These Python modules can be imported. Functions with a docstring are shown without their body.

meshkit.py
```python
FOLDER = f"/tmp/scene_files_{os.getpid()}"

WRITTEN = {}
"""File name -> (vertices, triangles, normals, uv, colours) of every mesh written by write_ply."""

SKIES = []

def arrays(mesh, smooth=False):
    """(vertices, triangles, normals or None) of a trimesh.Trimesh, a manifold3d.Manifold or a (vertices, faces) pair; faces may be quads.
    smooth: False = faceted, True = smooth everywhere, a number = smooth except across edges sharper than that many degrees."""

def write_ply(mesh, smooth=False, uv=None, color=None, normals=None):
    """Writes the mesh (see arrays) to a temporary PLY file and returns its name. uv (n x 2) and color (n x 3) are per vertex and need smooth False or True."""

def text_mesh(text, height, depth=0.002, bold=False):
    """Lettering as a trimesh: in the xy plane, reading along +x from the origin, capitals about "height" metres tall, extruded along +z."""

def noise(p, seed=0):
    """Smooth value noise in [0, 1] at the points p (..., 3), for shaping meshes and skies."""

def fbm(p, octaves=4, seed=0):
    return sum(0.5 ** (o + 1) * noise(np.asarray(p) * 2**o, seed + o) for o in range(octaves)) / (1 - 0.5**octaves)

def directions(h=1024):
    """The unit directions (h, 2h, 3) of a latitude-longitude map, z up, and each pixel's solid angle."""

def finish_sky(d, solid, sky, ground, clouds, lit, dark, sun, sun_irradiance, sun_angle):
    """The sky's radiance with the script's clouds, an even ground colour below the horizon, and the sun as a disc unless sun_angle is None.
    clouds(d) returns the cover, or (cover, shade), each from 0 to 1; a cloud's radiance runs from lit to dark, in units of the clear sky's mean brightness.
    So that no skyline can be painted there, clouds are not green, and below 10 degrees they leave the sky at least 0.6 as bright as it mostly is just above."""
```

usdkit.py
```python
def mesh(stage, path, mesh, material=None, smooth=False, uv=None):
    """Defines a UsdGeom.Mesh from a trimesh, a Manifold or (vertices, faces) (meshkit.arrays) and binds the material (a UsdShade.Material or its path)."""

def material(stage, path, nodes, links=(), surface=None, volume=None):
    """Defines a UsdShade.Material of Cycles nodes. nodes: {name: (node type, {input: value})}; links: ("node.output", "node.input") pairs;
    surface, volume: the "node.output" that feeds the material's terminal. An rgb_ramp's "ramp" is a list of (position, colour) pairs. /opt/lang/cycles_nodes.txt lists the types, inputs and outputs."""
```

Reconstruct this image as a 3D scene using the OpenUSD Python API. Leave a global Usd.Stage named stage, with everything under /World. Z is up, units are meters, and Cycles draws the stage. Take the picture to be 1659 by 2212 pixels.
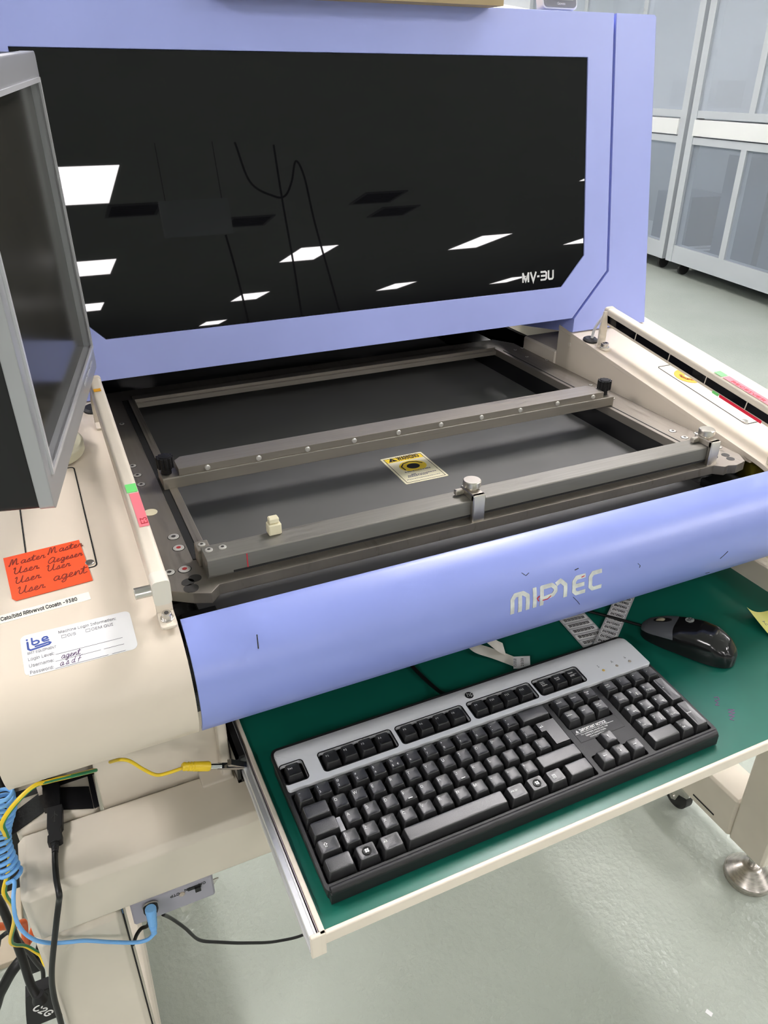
import math, random, numpy as np, trimesh, usdkit, meshkit
from pxr import Usd, UsdGeom, Gf, Sdf, UsdShade, Vt
from shapely.geometry import Polygon, LineString, Point, box as sbox, MultiPolygon
from shapely.ops import unary_union
from shapely import affinity
import manifold3d as m3

random.seed(7); RNG = np.random.default_rng(7)
stage = Usd.Stage.CreateInMemory()
UsdGeom.SetStageUpAxis(stage, 'Z')
UsdGeom.Xform.Define(stage, '/World'); UsdGeom.Scope.Define(stage, '/World/Looks')

# ------------------------------------------------------------------ camera
EYE = 1.38                      # height of the lens above the floor; below, heights are given relative to the lens and lifted by EYE
F_PX, W_PX, H_PX = 1653.0, 1659, 2212
def cam_axes(yaw, pitch, roll):
    cy, sy = math.cos(yaw), math.sin(yaw)
    f = np.array([sy*math.cos(pitch), cy*math.cos(pitch), -math.sin(pitch)])
    r = np.array([cy, -sy, 0.0]); d = np.cross(f, r)
    c, s = math.cos(roll), math.sin(roll)
    return np.array([[c, -s, 0], [s, c, 0], [0, 0, 1]]) @ np.array([r, d, f])
CAM = cam_axes(.4336, .5119, .0036)
cam = UsdGeom.Camera.Define(stage, '/World/camera')
right, down, fwd = CAM
M = Gf.Matrix4d(*right, 0, *(-down), 0, *(-fwd), 0, 0, 0, EYE, 1)
cam.AddTransformOp().Set(M)
cam.CreateHorizontalApertureAttr(36.0); cam.CreateVerticalApertureAttr(36.0*H_PX/W_PX)
cam.CreateFocalLengthAttr(36.0*F_PX/W_PX)
cam.CreateClippingRangeAttr(Gf.Vec2f(.02, 200))
cam.CreateExposureAttr(0.0)
LIGHT = 32.5                    # radiance of the ceiling panels

# survey helpers: the place was measured with the calibrated lens; a ray meets a plane of the room
def ray(x, y): return CAM.T @ np.array([(x-829.5)/F_PX, (y-1106)/F_PX, 1.0])
def az(x, y, z): d = ray(x, y); return d*z/d[2]
def ay(x, y, Y): d = ray(x, y); return d*Y/d[1]
def ax(x, y, X): d = ray(x, y); return d*X/d[0]
def apl(x, y, p, n): d = ray(x, y); return d*(np.dot(n, p)/np.dot(n, d))

# ------------------------------------------------------------------ materials
LOOK = {}
def mat(name, color, rough=.5, metal=0.0, spec=.5, noise=None, bump=None, coat=0, bevel=0, aniso=None, dirt=None, transl=0):
    """noise=(scale, amount): tone variation; bump=(scale, strength, distance); dirt=(scale, threshold, colour)"""
    n = {'p': ('principled_bsdf', {'base_color': color, 'roughness': rough, 'metallic': metal, 'specular_ior_level': spec, 'coat_weight': coat, 'coat_roughness': .15})}
    l = []
    if noise or bump or dirt or aniso: n['g'] = ('geometry', {})
    if noise:
        sc, am = noise
        n['nz'] = ('noise_texture', {'scale': sc, 'detail': 5.0}); l.append(('g.position', 'nz.vector'))
        a = [max(0, c*(1-am)) for c in color]; b = [min(1, c*(1+am)) for c in color]
        n['r'] = ('rgb_ramp', {'ramp': [(.3, a), (.7, b)]}); l += [('nz.fac', 'r.fac')]
        src = 'r.color'
    else: src = None
    if dirt:
        sc, th, dc = dirt
        n['dz'] = ('noise_texture', {'scale': sc, 'detail': 6.0, 'roughness': .65}); l.append(('g.position', 'dz.vector'))
        n['dr'] = ('rgb_ramp', {'ramp': [(th, (0, 0, 0)), (min(1, th+.1), (1, 1, 1))]}); l.append(('dz.fac', 'dr.fac'))
        n['dm'] = ('mix', {'color1': color, 'color2': dc}); l.append(('dr.color', 'dm.fac'))
        if src: l.append((src, 'dm.color1'))
        src = 'dm.color'
    if src: l.append((src, 'p.base_color'))
    if aniso:                                                   # brushed grain: noise stretched along an axis
        n['mp'] = ('mapping', {'scale': aniso}); n['az'] = ('noise_texture', {'scale': 1.0, 'detail': 3.0})
        n['ar'] = ('rgb_ramp', {'ramp': [(.25, (rough*.75,)*3), (.75, (min(1, rough*1.3),)*3)]})
        l += [('g.position', 'mp.vector'), ('mp.vector', 'az.vector'), ('az.fac', 'ar.fac'), ('ar.color', 'p.roughness')]
    nrm = None
    if bevel:
        n['bv'] = ('bevel', {'radius': bevel, 'samples': 4}); nrm = 'bv.bevel'
    if bump:
        sc, st, di = bump
        n['bz'] = ('noise_texture', {'scale': sc, 'detail': 3.0}); l.append(('g.position', 'bz.vector'))
        n['bp'] = ('bump', {'strength': st, 'distance': di}); l.append(('bz.fac', 'bp.height'))
        if nrm: l.append((nrm, 'bp.normal'))
        nrm = 'bp.normal'
    if nrm: l.append((nrm, 'p.normal'))
    LOOK[name] = usdkit.material(stage, '/World/Looks/'+name, n, l, surface='p.BSDF')
    return LOOK[name]
def emit(name, color, strength):
    LOOK[name] = usdkit.material(stage, '/World/Looks/'+name, {'e': ('emission', {'color': color, 'strength': strength})}, [], surface='e.emission')
    return LOOK[name]

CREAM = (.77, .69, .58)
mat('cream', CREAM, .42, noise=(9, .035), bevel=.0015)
mat('cream_cap', (.74, .70, .62), .35)
mat('cream_cover', (.70, .615, .51), .38, noise=(9, .03), dirt=(60, .80, (.45, .40, .32)))
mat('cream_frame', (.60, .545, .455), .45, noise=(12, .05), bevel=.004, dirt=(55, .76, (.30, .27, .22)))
mat('blue_paint_lit', (.40, .46, .92), .36, noise=(7, .03), bevel=.0015, bump=(900, .05, .0004))  # machine blue, lightened on hood and columns to stand for front light
mat('blue_paint_shaded', (.265, .325, .72), .33, noise=(10, .03), bevel=.001, bump=(1200, .06, .0004), dirt=(120, .83, (.10, .11, .2)))  # same blue as the hood, with the bumper shade painted into the colour
mat('black_acrylic', (.005, .005, .0065), .012, spec=.42)
mat('black_void', (.006, .006, .007), .75, spec=.15)
mat('black_satin', (.010, .010, .011), .35, bevel=.001)
mat('black_apron', (.022, .022, .023), .5, spec=.4, dirt=(30, .44, (.12, .122, .125)), bump=(60, .15, .002))
mat('plate_metal', (.315, .285, .25), .42, .72, aniso=(160, 9, 60), bevel=.0012)
mat('rail_metal', (.33, .30, .26), .42, .6, aniso=(8, 260, 260), bevel=.0008)
mat('front_metal', (.215, .205, .185), .45, .5, aniso=(8, 260, 260), bevel=.0008)
mat('rail_metal_deep', (.36, .325, .28), .36, .72, aniso=(260, 8, 260), bevel=.0012)
mat('dark_board', (.125, .125, .122), .55, spec=.35, bump=(700, .08, .0004))
mat('steel', (.62, .60, .57), .28, 1.0, bevel=.0006)
mat('screw_steel', (.66, .64, .60), .36, .5)
mat('nickel', (.66, .62, .56), .33, 1.0, bump=(900, .15, .0003))
mat('foot_steel', (.50, .46, .42), .30, 1.0, aniso=(60, 60, 300))
mat('chrome', (.80, .80, .82), .14, 1.0)
mat('slide_steel', (.78, .78, .79), .36, .55)
mat('slide_black', (.03, .03, .03), .25, .5)
mat('socket_dark', (.03, .028, .026), .6)
mat('socket_red', (.35, .02, .02), .5)
mat('slot_black', (.01, .01, .01), .7)
mat('green_mat', (.006, .125, .088), .34, spec=.45, noise=(14, .08), bump=(500, .04, .0004), dirt=(180, .80, (.12, .22, .18)))
mat('key_black', (.020, .020, .021), .37, spec=.85, bump=(2200, .35, .0003))
mat('body_black', (.012, .012, .013), .46, spec=.45, bump=(2600, .45, .0003), bevel=.001)
mat('well_black', (.006, .006, .006), .6, spec=.3)
mat('silver_paint', (.84, .845, .88), .32, .1, bevel=.001)
mat('silver_mouse', (.16, .165, .185), .38, .3)
mat('mouse_black', (.010, .010, .011), .13, spec=.6, bump=(1500, .1, .0002))
mat('wheel_beige', (.36, .32, .22), .5)
mat('white_ink', (.78, .78, .78), .5)
mat('black_ink', (.012, .012, .014), .5)
mat('grey_ink', (.22, .22, .24), .5)
mat('red_ink', (.55, .03, .05), .5)
mat('brown_ink', (.20, .02, .01), .55)
mat('purple_ink', (.10, .05, .13), .5)
mat('blue_ink', (.06, .10, .36), .4)
mat('paper_white', (.82, .82, .83), .5)
mat('paper_cream', (.83, .80, .72), .55)
mat('liner_grey', (.50, .50, .52), .35)
mat('paper_orange', (.88, .085, .018), .55)
mat('paper_yellow', (.86, .82, .25), .55)
mat('label_yellow', (.82, .60, .04), .45)
mat('label_cream', (.80, .75, .55), .45)
mat('pink_label', (.92, .22, .27), .4)
mat('red_label', (.86, .02, .06), .4)
mat('green_label', (.20, .80, .22), .4)
mat('amber_label', (.83, .40, .02), .45)
mat('foil_silver', (.72, .73, .71), .32, .55, noise=(90, .18))
mat('bezel_silver', (.40, .405, .42), .36, .45, bevel=.002)
mat('bezel_light', (.66, .66, .69), .30, .4)
mat('case_black', (.008, .008, .009), .42, spec=.35, bevel=.002)
mat('screen_glass', (.030, .029, .024), .16, spec=.6, noise=(9, .2))
mat('stand_ivory', (.62, .60, .44), .35, bevel=.002)
mat('cable_black', (.008, .008, .008), .42, spec=.35)
mat('tape_black', (.007, .007, .008), .22, bump=(140, .5, .001))
mat('plug_black', (.009, .009, .010), .48, spec=.35, bevel=.001)
mat('cable_blue', (.17, .42, .80), .4)
mat('cable_yellow', (.80, .56, .02), .4)
mat('cable_green', (.02, .20, .08), .4)
mat('cable_orange', (.70, .13, .03), .45)
mat('box_lilac', (.32, .31, .36), .5, bevel=.001)
mat('brass', (.42, .32, .04), .3, .8)
mat('rubber_black', (.016, .016, .016), .55)
mat('card_tan', (.50, .38, .22), .7)
mat('adapter_tan', (.50, .43, .32), .6, bevel=.004)
mat('clear_plug', (.78, .72, .52), .35)
mat('led_amber', (.62, .42, .12), .3)
mat('led_clear', (.42, .36, .30), .3)
mat('alu_frame', (.52, .55, .58), .45, .2)
mat('alu_beam', (.74, .75, .74), .5)
mat('wall_paint', (.70, .73, .76), .7)
mat('ceiling_tile', (.62, .63, .62), .8, noise=(3, .03))
mat('device_white', (.74, .74, .74), .4)
mat('device_grey', (.18, .18, .19), .4)
mat('cabinet_blue', (.10, .13, .18), .55)
mat('cabinet_pale', (.40, .43, .46), .6)
emit('panel_light', (1.0, .955, .955), LIGHT)
emit('device_screen', (.80, .85, .84), .55)
usdkit.material(stage, '/World/Looks/floor_epoxy', {
    'g': ('geometry', {}), 'a': ('noise_texture', {'scale': 2.2, 'detail': 5.0}), 'r': ('rgb_ramp', {'ramp': [(.3, (.385, .425, .375)), (.7, (.435, .470, .42))]}),
    'b': ('noise_texture', {'scale': 170.0, 'detail': 2.0}), 'v': ('voronoi_texture', {'scale': 85.0}), 'mx': ('math', {'math_type': 'add'}),
    'bp': ('bump', {'strength': .45, 'distance': .0016}), 'd': ('noise_texture', {'scale': 75.0, 'detail': 4.0}), 'dr': ('rgb_ramp', {'ramp': [(.74, (0, 0, 0)), (.80, (1, 1, 1))]}),
    'm': ('mix', {'color2': (.28, .30, .27)}),
    'p': ('principled_bsdf', {'roughness': .30, 'specular_ior_level': .5})},
    [('g.position', 'a.vector'), ('g.position', 'b.vector'), ('g.position', 'v.vector'), ('g.position', 'd.vector'), ('a.fac', 'r.fac'), ('d.fac', 'dr.fac'), ('dr.color', 'm.fac'), ('r.color', 'm.color1'),
     ('m.color', 'p.base_color'), ('b.fac', 'mx.value1'), ('v.distance', 'mx.value2'), ('mx.value', 'bp.height'), ('bp.normal', 'p.normal')], surface='p.BSDF')
for nm, fc in (('milky_pane', .42), ('clear_pane', .20)):     # translucent, lightly frosted acrylic of the far enclosures
    usdkit.material(stage, '/World/Looks/'+nm, {
        't': ('transparent_bsdf', {'color': (.80, .84, .88)}), 'p': ('principled_bsdf', {'base_color': (.68, .72, .78), 'roughness': .28}), 'm': ('mix_closure', {'fac': fc})},
        [('t.BSDF', 'm.closure1'), ('p.BSDF', 'm.closure2')], surface='m.closure')
L = lambda n: UsdShade.Material.Get(stage, '/World/Looks/'+n)

# ------------------------------------------------------------------ scene tree helpers
USED = {}
def fresh(parent, name):
    k = parent+'/'+name; c = USED.get(k, 0); USED[k] = c+1
    return k if c == 0 else f'{k}_{c:03d}'
ORIGIN = {}
def tag(prim, label=None, cat=None, group=None, kind=None):
    for k, v in (('label', label), ('category', cat), ('group', group), ('kind', kind)):
        if v: prim.SetCustomDataByKey(k, v)
    return prim
def thing(name, label=None, cat=None, loc=(0, 0, 0), group=None, kind=None):
    path = fresh('/World', name); x = UsdGeom.Xform.Define(stage, path)
    w = np.array([loc[0], loc[1], loc[2]+EYE], float); x.AddTranslateOp().Set(Gf.Vec3d(*map(float, w)))
    ORIGIN[path] = w
    return tag(x.GetPrim(), label, cat, group, kind)
def root_of(path):
    while path and path not in ORIGIN: path = path.rsplit('/', 1)[0]
    return ORIGIN.get(path, np.zeros(3))
def arr(mesh):
    v, f, _ = meshkit.arrays(mesh); return np.array(v, float), np.array(f)
def join(*ms):
    V, Fc, n = [], [], 0
    for m in ms:
        if m is None: continue
        v, f = arr(m); V.append(v); Fc.append(f+n); n += len(v)
    return np.vstack(V), np.vstack(Fc)
def obj(name, mesh, look, parent=None, smooth=False, label=None, cat=None, group=None, kind=None):
    """one Mesh prim from lens-relative coordinates, under parent or under /World"""
    pp = str(parent.GetPath()) if parent is not None else '/World'
    path = fresh(pp, name); v, f = arr(mesh)
    v = v + np.array([0, 0, EYE]) - (root_of(pp) if parent is not None else 0)
    m = usdkit.mesh(stage, path, (v, f), L(look), smooth)
    return tag(m.GetPrim(), label, cat, group, kind)

# ------------------------------------------------------------------ shape helpers (lens-relative metres)
def box(x0, x1, y0, y1, z0, z1, c=0.0):
    if c <= 0:
        b = trimesh.creation.box([x1-x0, y1-y0, z1-z0]); b.apply_translation([(x0+x1)/2, (y0+y1)/2, (z0+z1)/2]); return b
    P = []
    for sx in (0, 1):
        for sy in (0, 1):
            for sz in (0, 1):
                p = np.array([(x0, x1)[sx], (y0, y1)[sy], (z0, z1)[sz]]); s = np.array([1-2*sx, 1-2*sy, 1-2*sz])*c
                for k in range(3): q = p+s; q[k] = p[k]; P.append(q)
    return trimesh.convex.convex_hull(np.array(P))
def polys(g): return [p for p in (getattr(g, 'geoms', None) or [g]) if isinstance(p, Polygon) and p.area > 1e-10]
def ext(poly, h, O=(0, 0, 0), U=(1, 0, 0), V=(0, 1, 0), h0=0.0):
    """polygon in (U, V) at O, from h0 to h0+h along U x V"""
    U, V, O = (np.array(a, float) for a in (U, V, O)); N = np.cross(U, V)
    ms = []
    for p in polys(poly):
        m = trimesh.creation.extrude_polygon(p, h, engine='earcut'); v = m.vertices
        ms.append((O+v[:, :1]*U+v[:, 1:2]*V+(v[:, 2:]+h0)*N, m.faces))
    return join(*ms)
def px(yz, x0, x1): return ext(Polygon(yz), x1-x0, (x0, 0, 0), (0, 1, 0), (0, 0, 1))     # profile in (y, z) run along x
def rrect(x0, y0, x1, y1, r, q=4):
    return sbox(x0+r, y0+r, x1-r, y1-r).buffer(r, quad_segs=q) if r > 0 else sbox(x0, y0, x1, y1)
def frame_of(n):
    n = np.array(n, float)/np.linalg.norm(n); a = np.array([1, 0, 0]) if abs(n[0]) < .8 else np.array([0, 1, 0])
    u = np.cross(n, a); u /= np.linalg.norm(u); return u, np.cross(n, u), n
def lathe(prof, O=(0, 0, 0), N=(0, 0, 1), n=32):
    """prof: (radius, height) from bottom to top"""
    u, v, w = frame_of(N); a = np.linspace(0, 2*np.pi, n, endpoint=False)
    ring = np.cos(a)[:, None]*u+np.sin(a)[:, None]*v
    V = np.vstack([np.array(O)+ring*r+w*h for r, h in prof]); k = len(prof); Fc = []
    for i in range(k-1):
        for j in range(n):
            a0, b0 = i*n+j, i*n+(j+1) % n; Fc += [(a0, b0, b0+n), (a0, b0+n, a0+n)]
    V = np.vstack([V, np.array(O)+w*prof[0][1], np.array(O)+w*prof[-1][1]])
    for j in range(n): Fc += [((j+1) % n, j, k*n), ((k-1)*n+j, (k-1)*n+(j+1) % n, k*n+1)]
    return V, np.array(Fc)
def cyl(O, N, r, h, n=24, c=0.0):
    return lathe([(r, 0), (r, h)] if c <= 0 else [(r-c, 0), (r, c), (r, h-c), (r-c, h)], O, N, n)
def spline(P, n=12):
    P = np.array(P, float); Q = np.vstack([2*P[0]-P[1], P, 2*P[-1]-P[-2]]); out = []
    for i in range(1, len(Q)-2):
        t = np.linspace(0, 1, n, endpoint=False)[:, None]; a, b, c, d = Q[i-1], Q[i], Q[i+1], Q[i+2]
        out.append(.5*((2*b)+(c-a)*t+(2*a-5*b+4*c-d)*t**2+(-a+3*b-3*c+d)*t**3))
    return np.vstack(out+[P[-1:]])
def tube(P, r, n=10, smooth=10):
    P = spline(P, smooth) if smooth else np.array(P, float); r = np.broadcast_to(r, len(P))
    T = np.gradient(P, axis=0); T /= np.linalg.norm(T, axis=1, keepdims=True)
    u = frame_of(T[0])[0]; rings = []; a = np.linspace(0, 2*np.pi, n, endpoint=False)
    for p, t, rr in zip(P, T, r):
        u = u-t*(u@t); u /= np.linalg.norm(u); v = np.cross(t, u); rings.append(p+rr*(np.cos(a)[:, None]*u+np.sin(a)[:, None]*v))
    V = np.vstack(rings+[P[:1], P[-1:]]); k = len(P); Fc = []
    for i in range(k-1):
        for j in range(n):
            a0, b0 = i*n+j, i*n+(j+1) % n; Fc += [(a0, b0, b0+n), (a0, b0+n, a0+n)]
    for j in range(n): Fc += [((j+1) % n, j, k*n), ((k-1)*n+j, (k-1)*n+(j+1) % n, k*n+1)]
    return V, np.array(Fc)
def put(mesh, O, U, V):
    v, f = arr(mesh); U, V, O = (np.array(a, float) for a in (U, V, O)); N = np.cross(U, V)
    return O+v[:, :1]*U+v[:, 1:2]*V+v[:, 2:3]*N, f
TXT = {}
def text(s, h, depth=.0003, bold=False, at=(0, 0), anchor='l', width=None):
    k = (s, bold)
    if k not in TXT: TXT[k] = arr(meshkit.text_mesh(s, 1.0, 1.0, bold))
    v, f = TXT[k]; v = v.copy()
    v[:, :2] *= h; v[:, 2] *= depth
    w = v[:, 0].max()-v[:, 0].min()
    if width: v[:, 0] *= width/w; w = width
    v[:, 0] -= v[:, 0].min(); v[:, 0] -= {'l': 0, 'c': w/2, 'r': w}[anchor]
    v[:, :2] += at
    return v, f
def shape_mesh(g, depth=.0003): return ext(g, depth)
# a cursive hand drawn with pen strokes: x-height .5, capitals 1
PEN = {
 'M': (1.15, [[(0, .1), (.08, .0), (.2, .9), (.28, 1), (.34, .85), (.36, .15), (.42, .3), (.6, .9), (.68, 1), (.72, .85), (.74, .15), (.82, .02), (.95, .1)]]),
 'A': (.95, [[(.75, .8), (.5, 1), (.15, .6), (.1, .15), (.35, .02), (.65, .35), (.78, .85), (.7, .2), (.78, .02), (.95, .12)]]),
 'U': (.95, [[(0, .85), (.12, 1), (.16, .8), (.12, .25), (.3, .02), (.55, .3), (.68, 1), (.62, .25), (.72, .02), (.92, .12)]]),
 'a': (.62, [[(.48, .45), (.25, .52), (.06, .25), (.15, .02), (.35, .1), (.48, .45), (.44, .1), (.5, .0), (.64, .1)]]),
 's': (.48, [[(0, .05), (.25, .55), (.32, .25), (.3, .03), (.08, .02), (.48, .08)]]),
 't': (.42, [[(0, .1), (.18, .9), (.14, .15), (.22, .0), (.42, .1)], [(-.08, .62), (.4, .68)]]),
 'e': (.48, [[(0, .1), (.2, .22), (.34, .42), (.22, .52), (.08, .3), (.12, .04), (.28, .0), (.48, .12)]]),
 'r': (.48, [[(0, .08), (.14, .5), (.18, .42), (.34, .46), (.3, .1), (.38, .02), (.5, .1)]]),
 'g': (.58, [[(.45, .45), (.22, .52), (.06, .25), (.16, .04), (.36, .14), (.46, .48), (.4, -.25), (.22, -.42), (.1, -.3), (.3, -.08), (.6, .1)]]),
 'n': (.62, [[(0, .08), (.1, .5), (.1, .05), (.24, .42), (.38, .5), (.42, .12), (.5, .0), (.64, .1)]]),
 'd': (.6, [[(.45, .42), (.22, .5), (.06, .25), (.15, .02), (.36, .12), (.5, 1), (.42, .15), (.5, .0), (.6, .06)]]),
 'F': (.6, [[(.15, -.05), (.3, .8), (.62, .95)], [(.1, .4), (.48, .5)]]),
 'T': (.6, [[(0, .9), (.6, 1)], [(.3, .95), (.22, .0)]]), 'u': (.6, [[(0, .5), (.06, .1), (.2, .0), (.38, .3), (.42, .5), (.42, .1), (.6, .08)]]),
 'o': (.5, [[(.3, .5), (.08, .3), (.2, .0), (.42, .2), (.3, .5), (.52, .42)]]), 'f': (.4, [[(0, .1), (.25, .95), (.15, -.3), (.12, .1), (.4, .15)]]),
 '.': (.3, [[(.05, .02), (.07, .03)]]), ' ': (.5, []), 'S': (.6, [[(.55, .9), (.3, 1), (.1, .7), (.45, .35), (.35, .02), (0, .1)]]), '-': (.5, [[(.05, .3), (.45, .33)]])}
def pen_text(s, h, w, slant=.22, gap=0.0):
    x, ls = 0.0, []
    for ch in s:
        adv, st = PEN[ch]
        for p in st:
            q = spline(np.array(p, float), 6) if len(p) > 2 else np.array(p, float)
            q = np.c_[(q[:, 0]+x+q[:, 1]*slant)*h, q[:, 1]*h]; ls.append(LineString(q).buffer(w/2, quad_segs=3))
        x += adv+gap
    return unary_union(ls).simplify(w*.04), x*h

# ------------------------------------------------------------------ the room
ROOM = dict(x0=-8, x1=17, y0=-24, y1=10, z0=-EYE, z1=1.42)
R = ROOM
S = dict(kind='structure')
obj('floor', box(R['x0'], R['x1'], R['y0'], R['y1'], R['z0']-.1, R['z0']), 'floor_epoxy', **S, label='pale grey-green textured epoxy factory floor', cat='floor')
obj('ceiling', box(R['x0'], R['x1'], R['y0'], R['y1'], R['z1'], R['z1']+.1), 'ceiling_tile', **S, label='off-white suspended tile ceiling with light panels', cat='ceiling')
obj('wall_back', box(R['x0'], R['x1'], R['y1'], R['y1']+.1, R['z0'], R['z1']), 'wall_paint', **S, label='pale wall far behind the machine', cat='wall')
obj('wall_front', box(R['x0'], R['x1'], R['y0']-.1, R['y0'], R['z0'], R['z1']), 'wall_paint', **S, label='pale wall far behind the viewer', cat='wall')
obj('wall_left', box(R['x0']-.1, R['x0'], R['y0'], R['y1'], R['z0'], R['z1']), 'wall_paint', **S, label='pale wall on the left side of the hall', cat='wall')
obj('wall_right', box(R['x1'], R['x1']+.1, R['y0'], R['y1'], R['z0'], R['z1']), 'wall_paint', **S, label='pale wall on the right side of the hall', cat='wall')

def ceiling_light(x, y):
    t = thing('ceiling_light', 'white rectangular light panel set flush in the tile ceiling', 'ceiling light', (x, y, R['z1']), group='ceiling light panels')
    obj('frame', ext(sbox(-.31, -.62, .31, .62).difference(sbox(-.29, -.60, .29, .60)), .014, (x, y, R['z1']-.012)), 'alu_beam', t)
    obj('diffuser', box(x-.29, x+.29, y-.60, y+.60, R['z1']-.008, R['z1']-.002), 'panel_light', t)
LIGHTS = [(-2.2, -1.75), (3.2, -1.75), (5.9, -1.75), (1.4, 1.5), (-1.8, 1.5), (4.6, 1.5), (7.8, 1.5), (2.9, 4.9), (6.1, 4.9), (-.3, 4.9), (3.2, 8.2), (6.4, 8.2),  # front row, listed first: added unseen panels that brighten the hood face
          (.56, -5.07), (-2.8, -5.07), (6.5, -5.2), (.84, -9.2), (4.0, -9.5), (7.16, -9.74), (10.1, -10.4), (.95, -13.6), (4.3, -14.5), (4.6, -20.2), (12.4, -17.0), (8.2, -15.5), (-2.6, -9.3)]
for p in LIGHTS: ceiling_light(*p)
for x, y in ((1.1, -6.02), (2.45, -6.88), (3.72, -6.08), (4.25, -6.85)):
    v_ = thing('ceiling_vent', 'dark square ceiling vent, seen only mirrored in the hood window', 'vent', (x, y, R['z1']), group='ceiling vents')
    obj('frame', ext(sbox(-.25, -.25, .25, .25).difference(sbox(-.22, -.22, .22, .22)), .012, (x, y, R['z1']-.012)), 'device_grey', v_)
    for k in range(6): obj('louver', box(x-.22, x+.22, y-.22+k*.075, y-.17+k*.075, R['z1']-.010, R['z1']-.002), 'slot_black', v_)
hs = thing('hanging_sign', 'pale sign board hanging from the ceiling, mirrored faintly in the hood window', 'sign', (1.27, -4.0, .76))
obj('board', box(1.01, 1.525, -4.01, -3.995, .762, 1.02), 'wall_paint', hs)
for x in (1.06, 1.48): obj('cord', tube([(x, -4.0, 1.02), (x, -4.0, 1.42)], .003, smooth=0), 'cable_black', hs)
for lab, pts in (('black air hose looping up and down from the ceiling, mirrored in the window', [(1.66, 1.42), (1.73, 1.13), (1.90, 1.02), (1.99, 1.02), (2.06, 1.12), (2.12, 1.27), (2.17, 1.15), (2.20, .8), (2.27, .3), (2.34, -.2)]), ('straight black cable hanging from the ceiling, mirrored in the window', [(1.99, 1.42), (1.99, 1.0), (2.0, .5), (2.0, -.2)]),
                 ('black cable hanging below the sign board, mirrored in the window', [(1.47, .76), (1.50, .5), (1.53, .1), (1.54, -.3)])):
    hc = thing('hanging_cable', lab, 'cable', (pts[0][0], -4.03, pts[0][1])); obj('cord', tube([(x, -4.03-.09*(len(pts) == 4)*(pts[0][1] > 1), z) for x, z in pts], .008), 'cable_black', hc, True)
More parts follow.
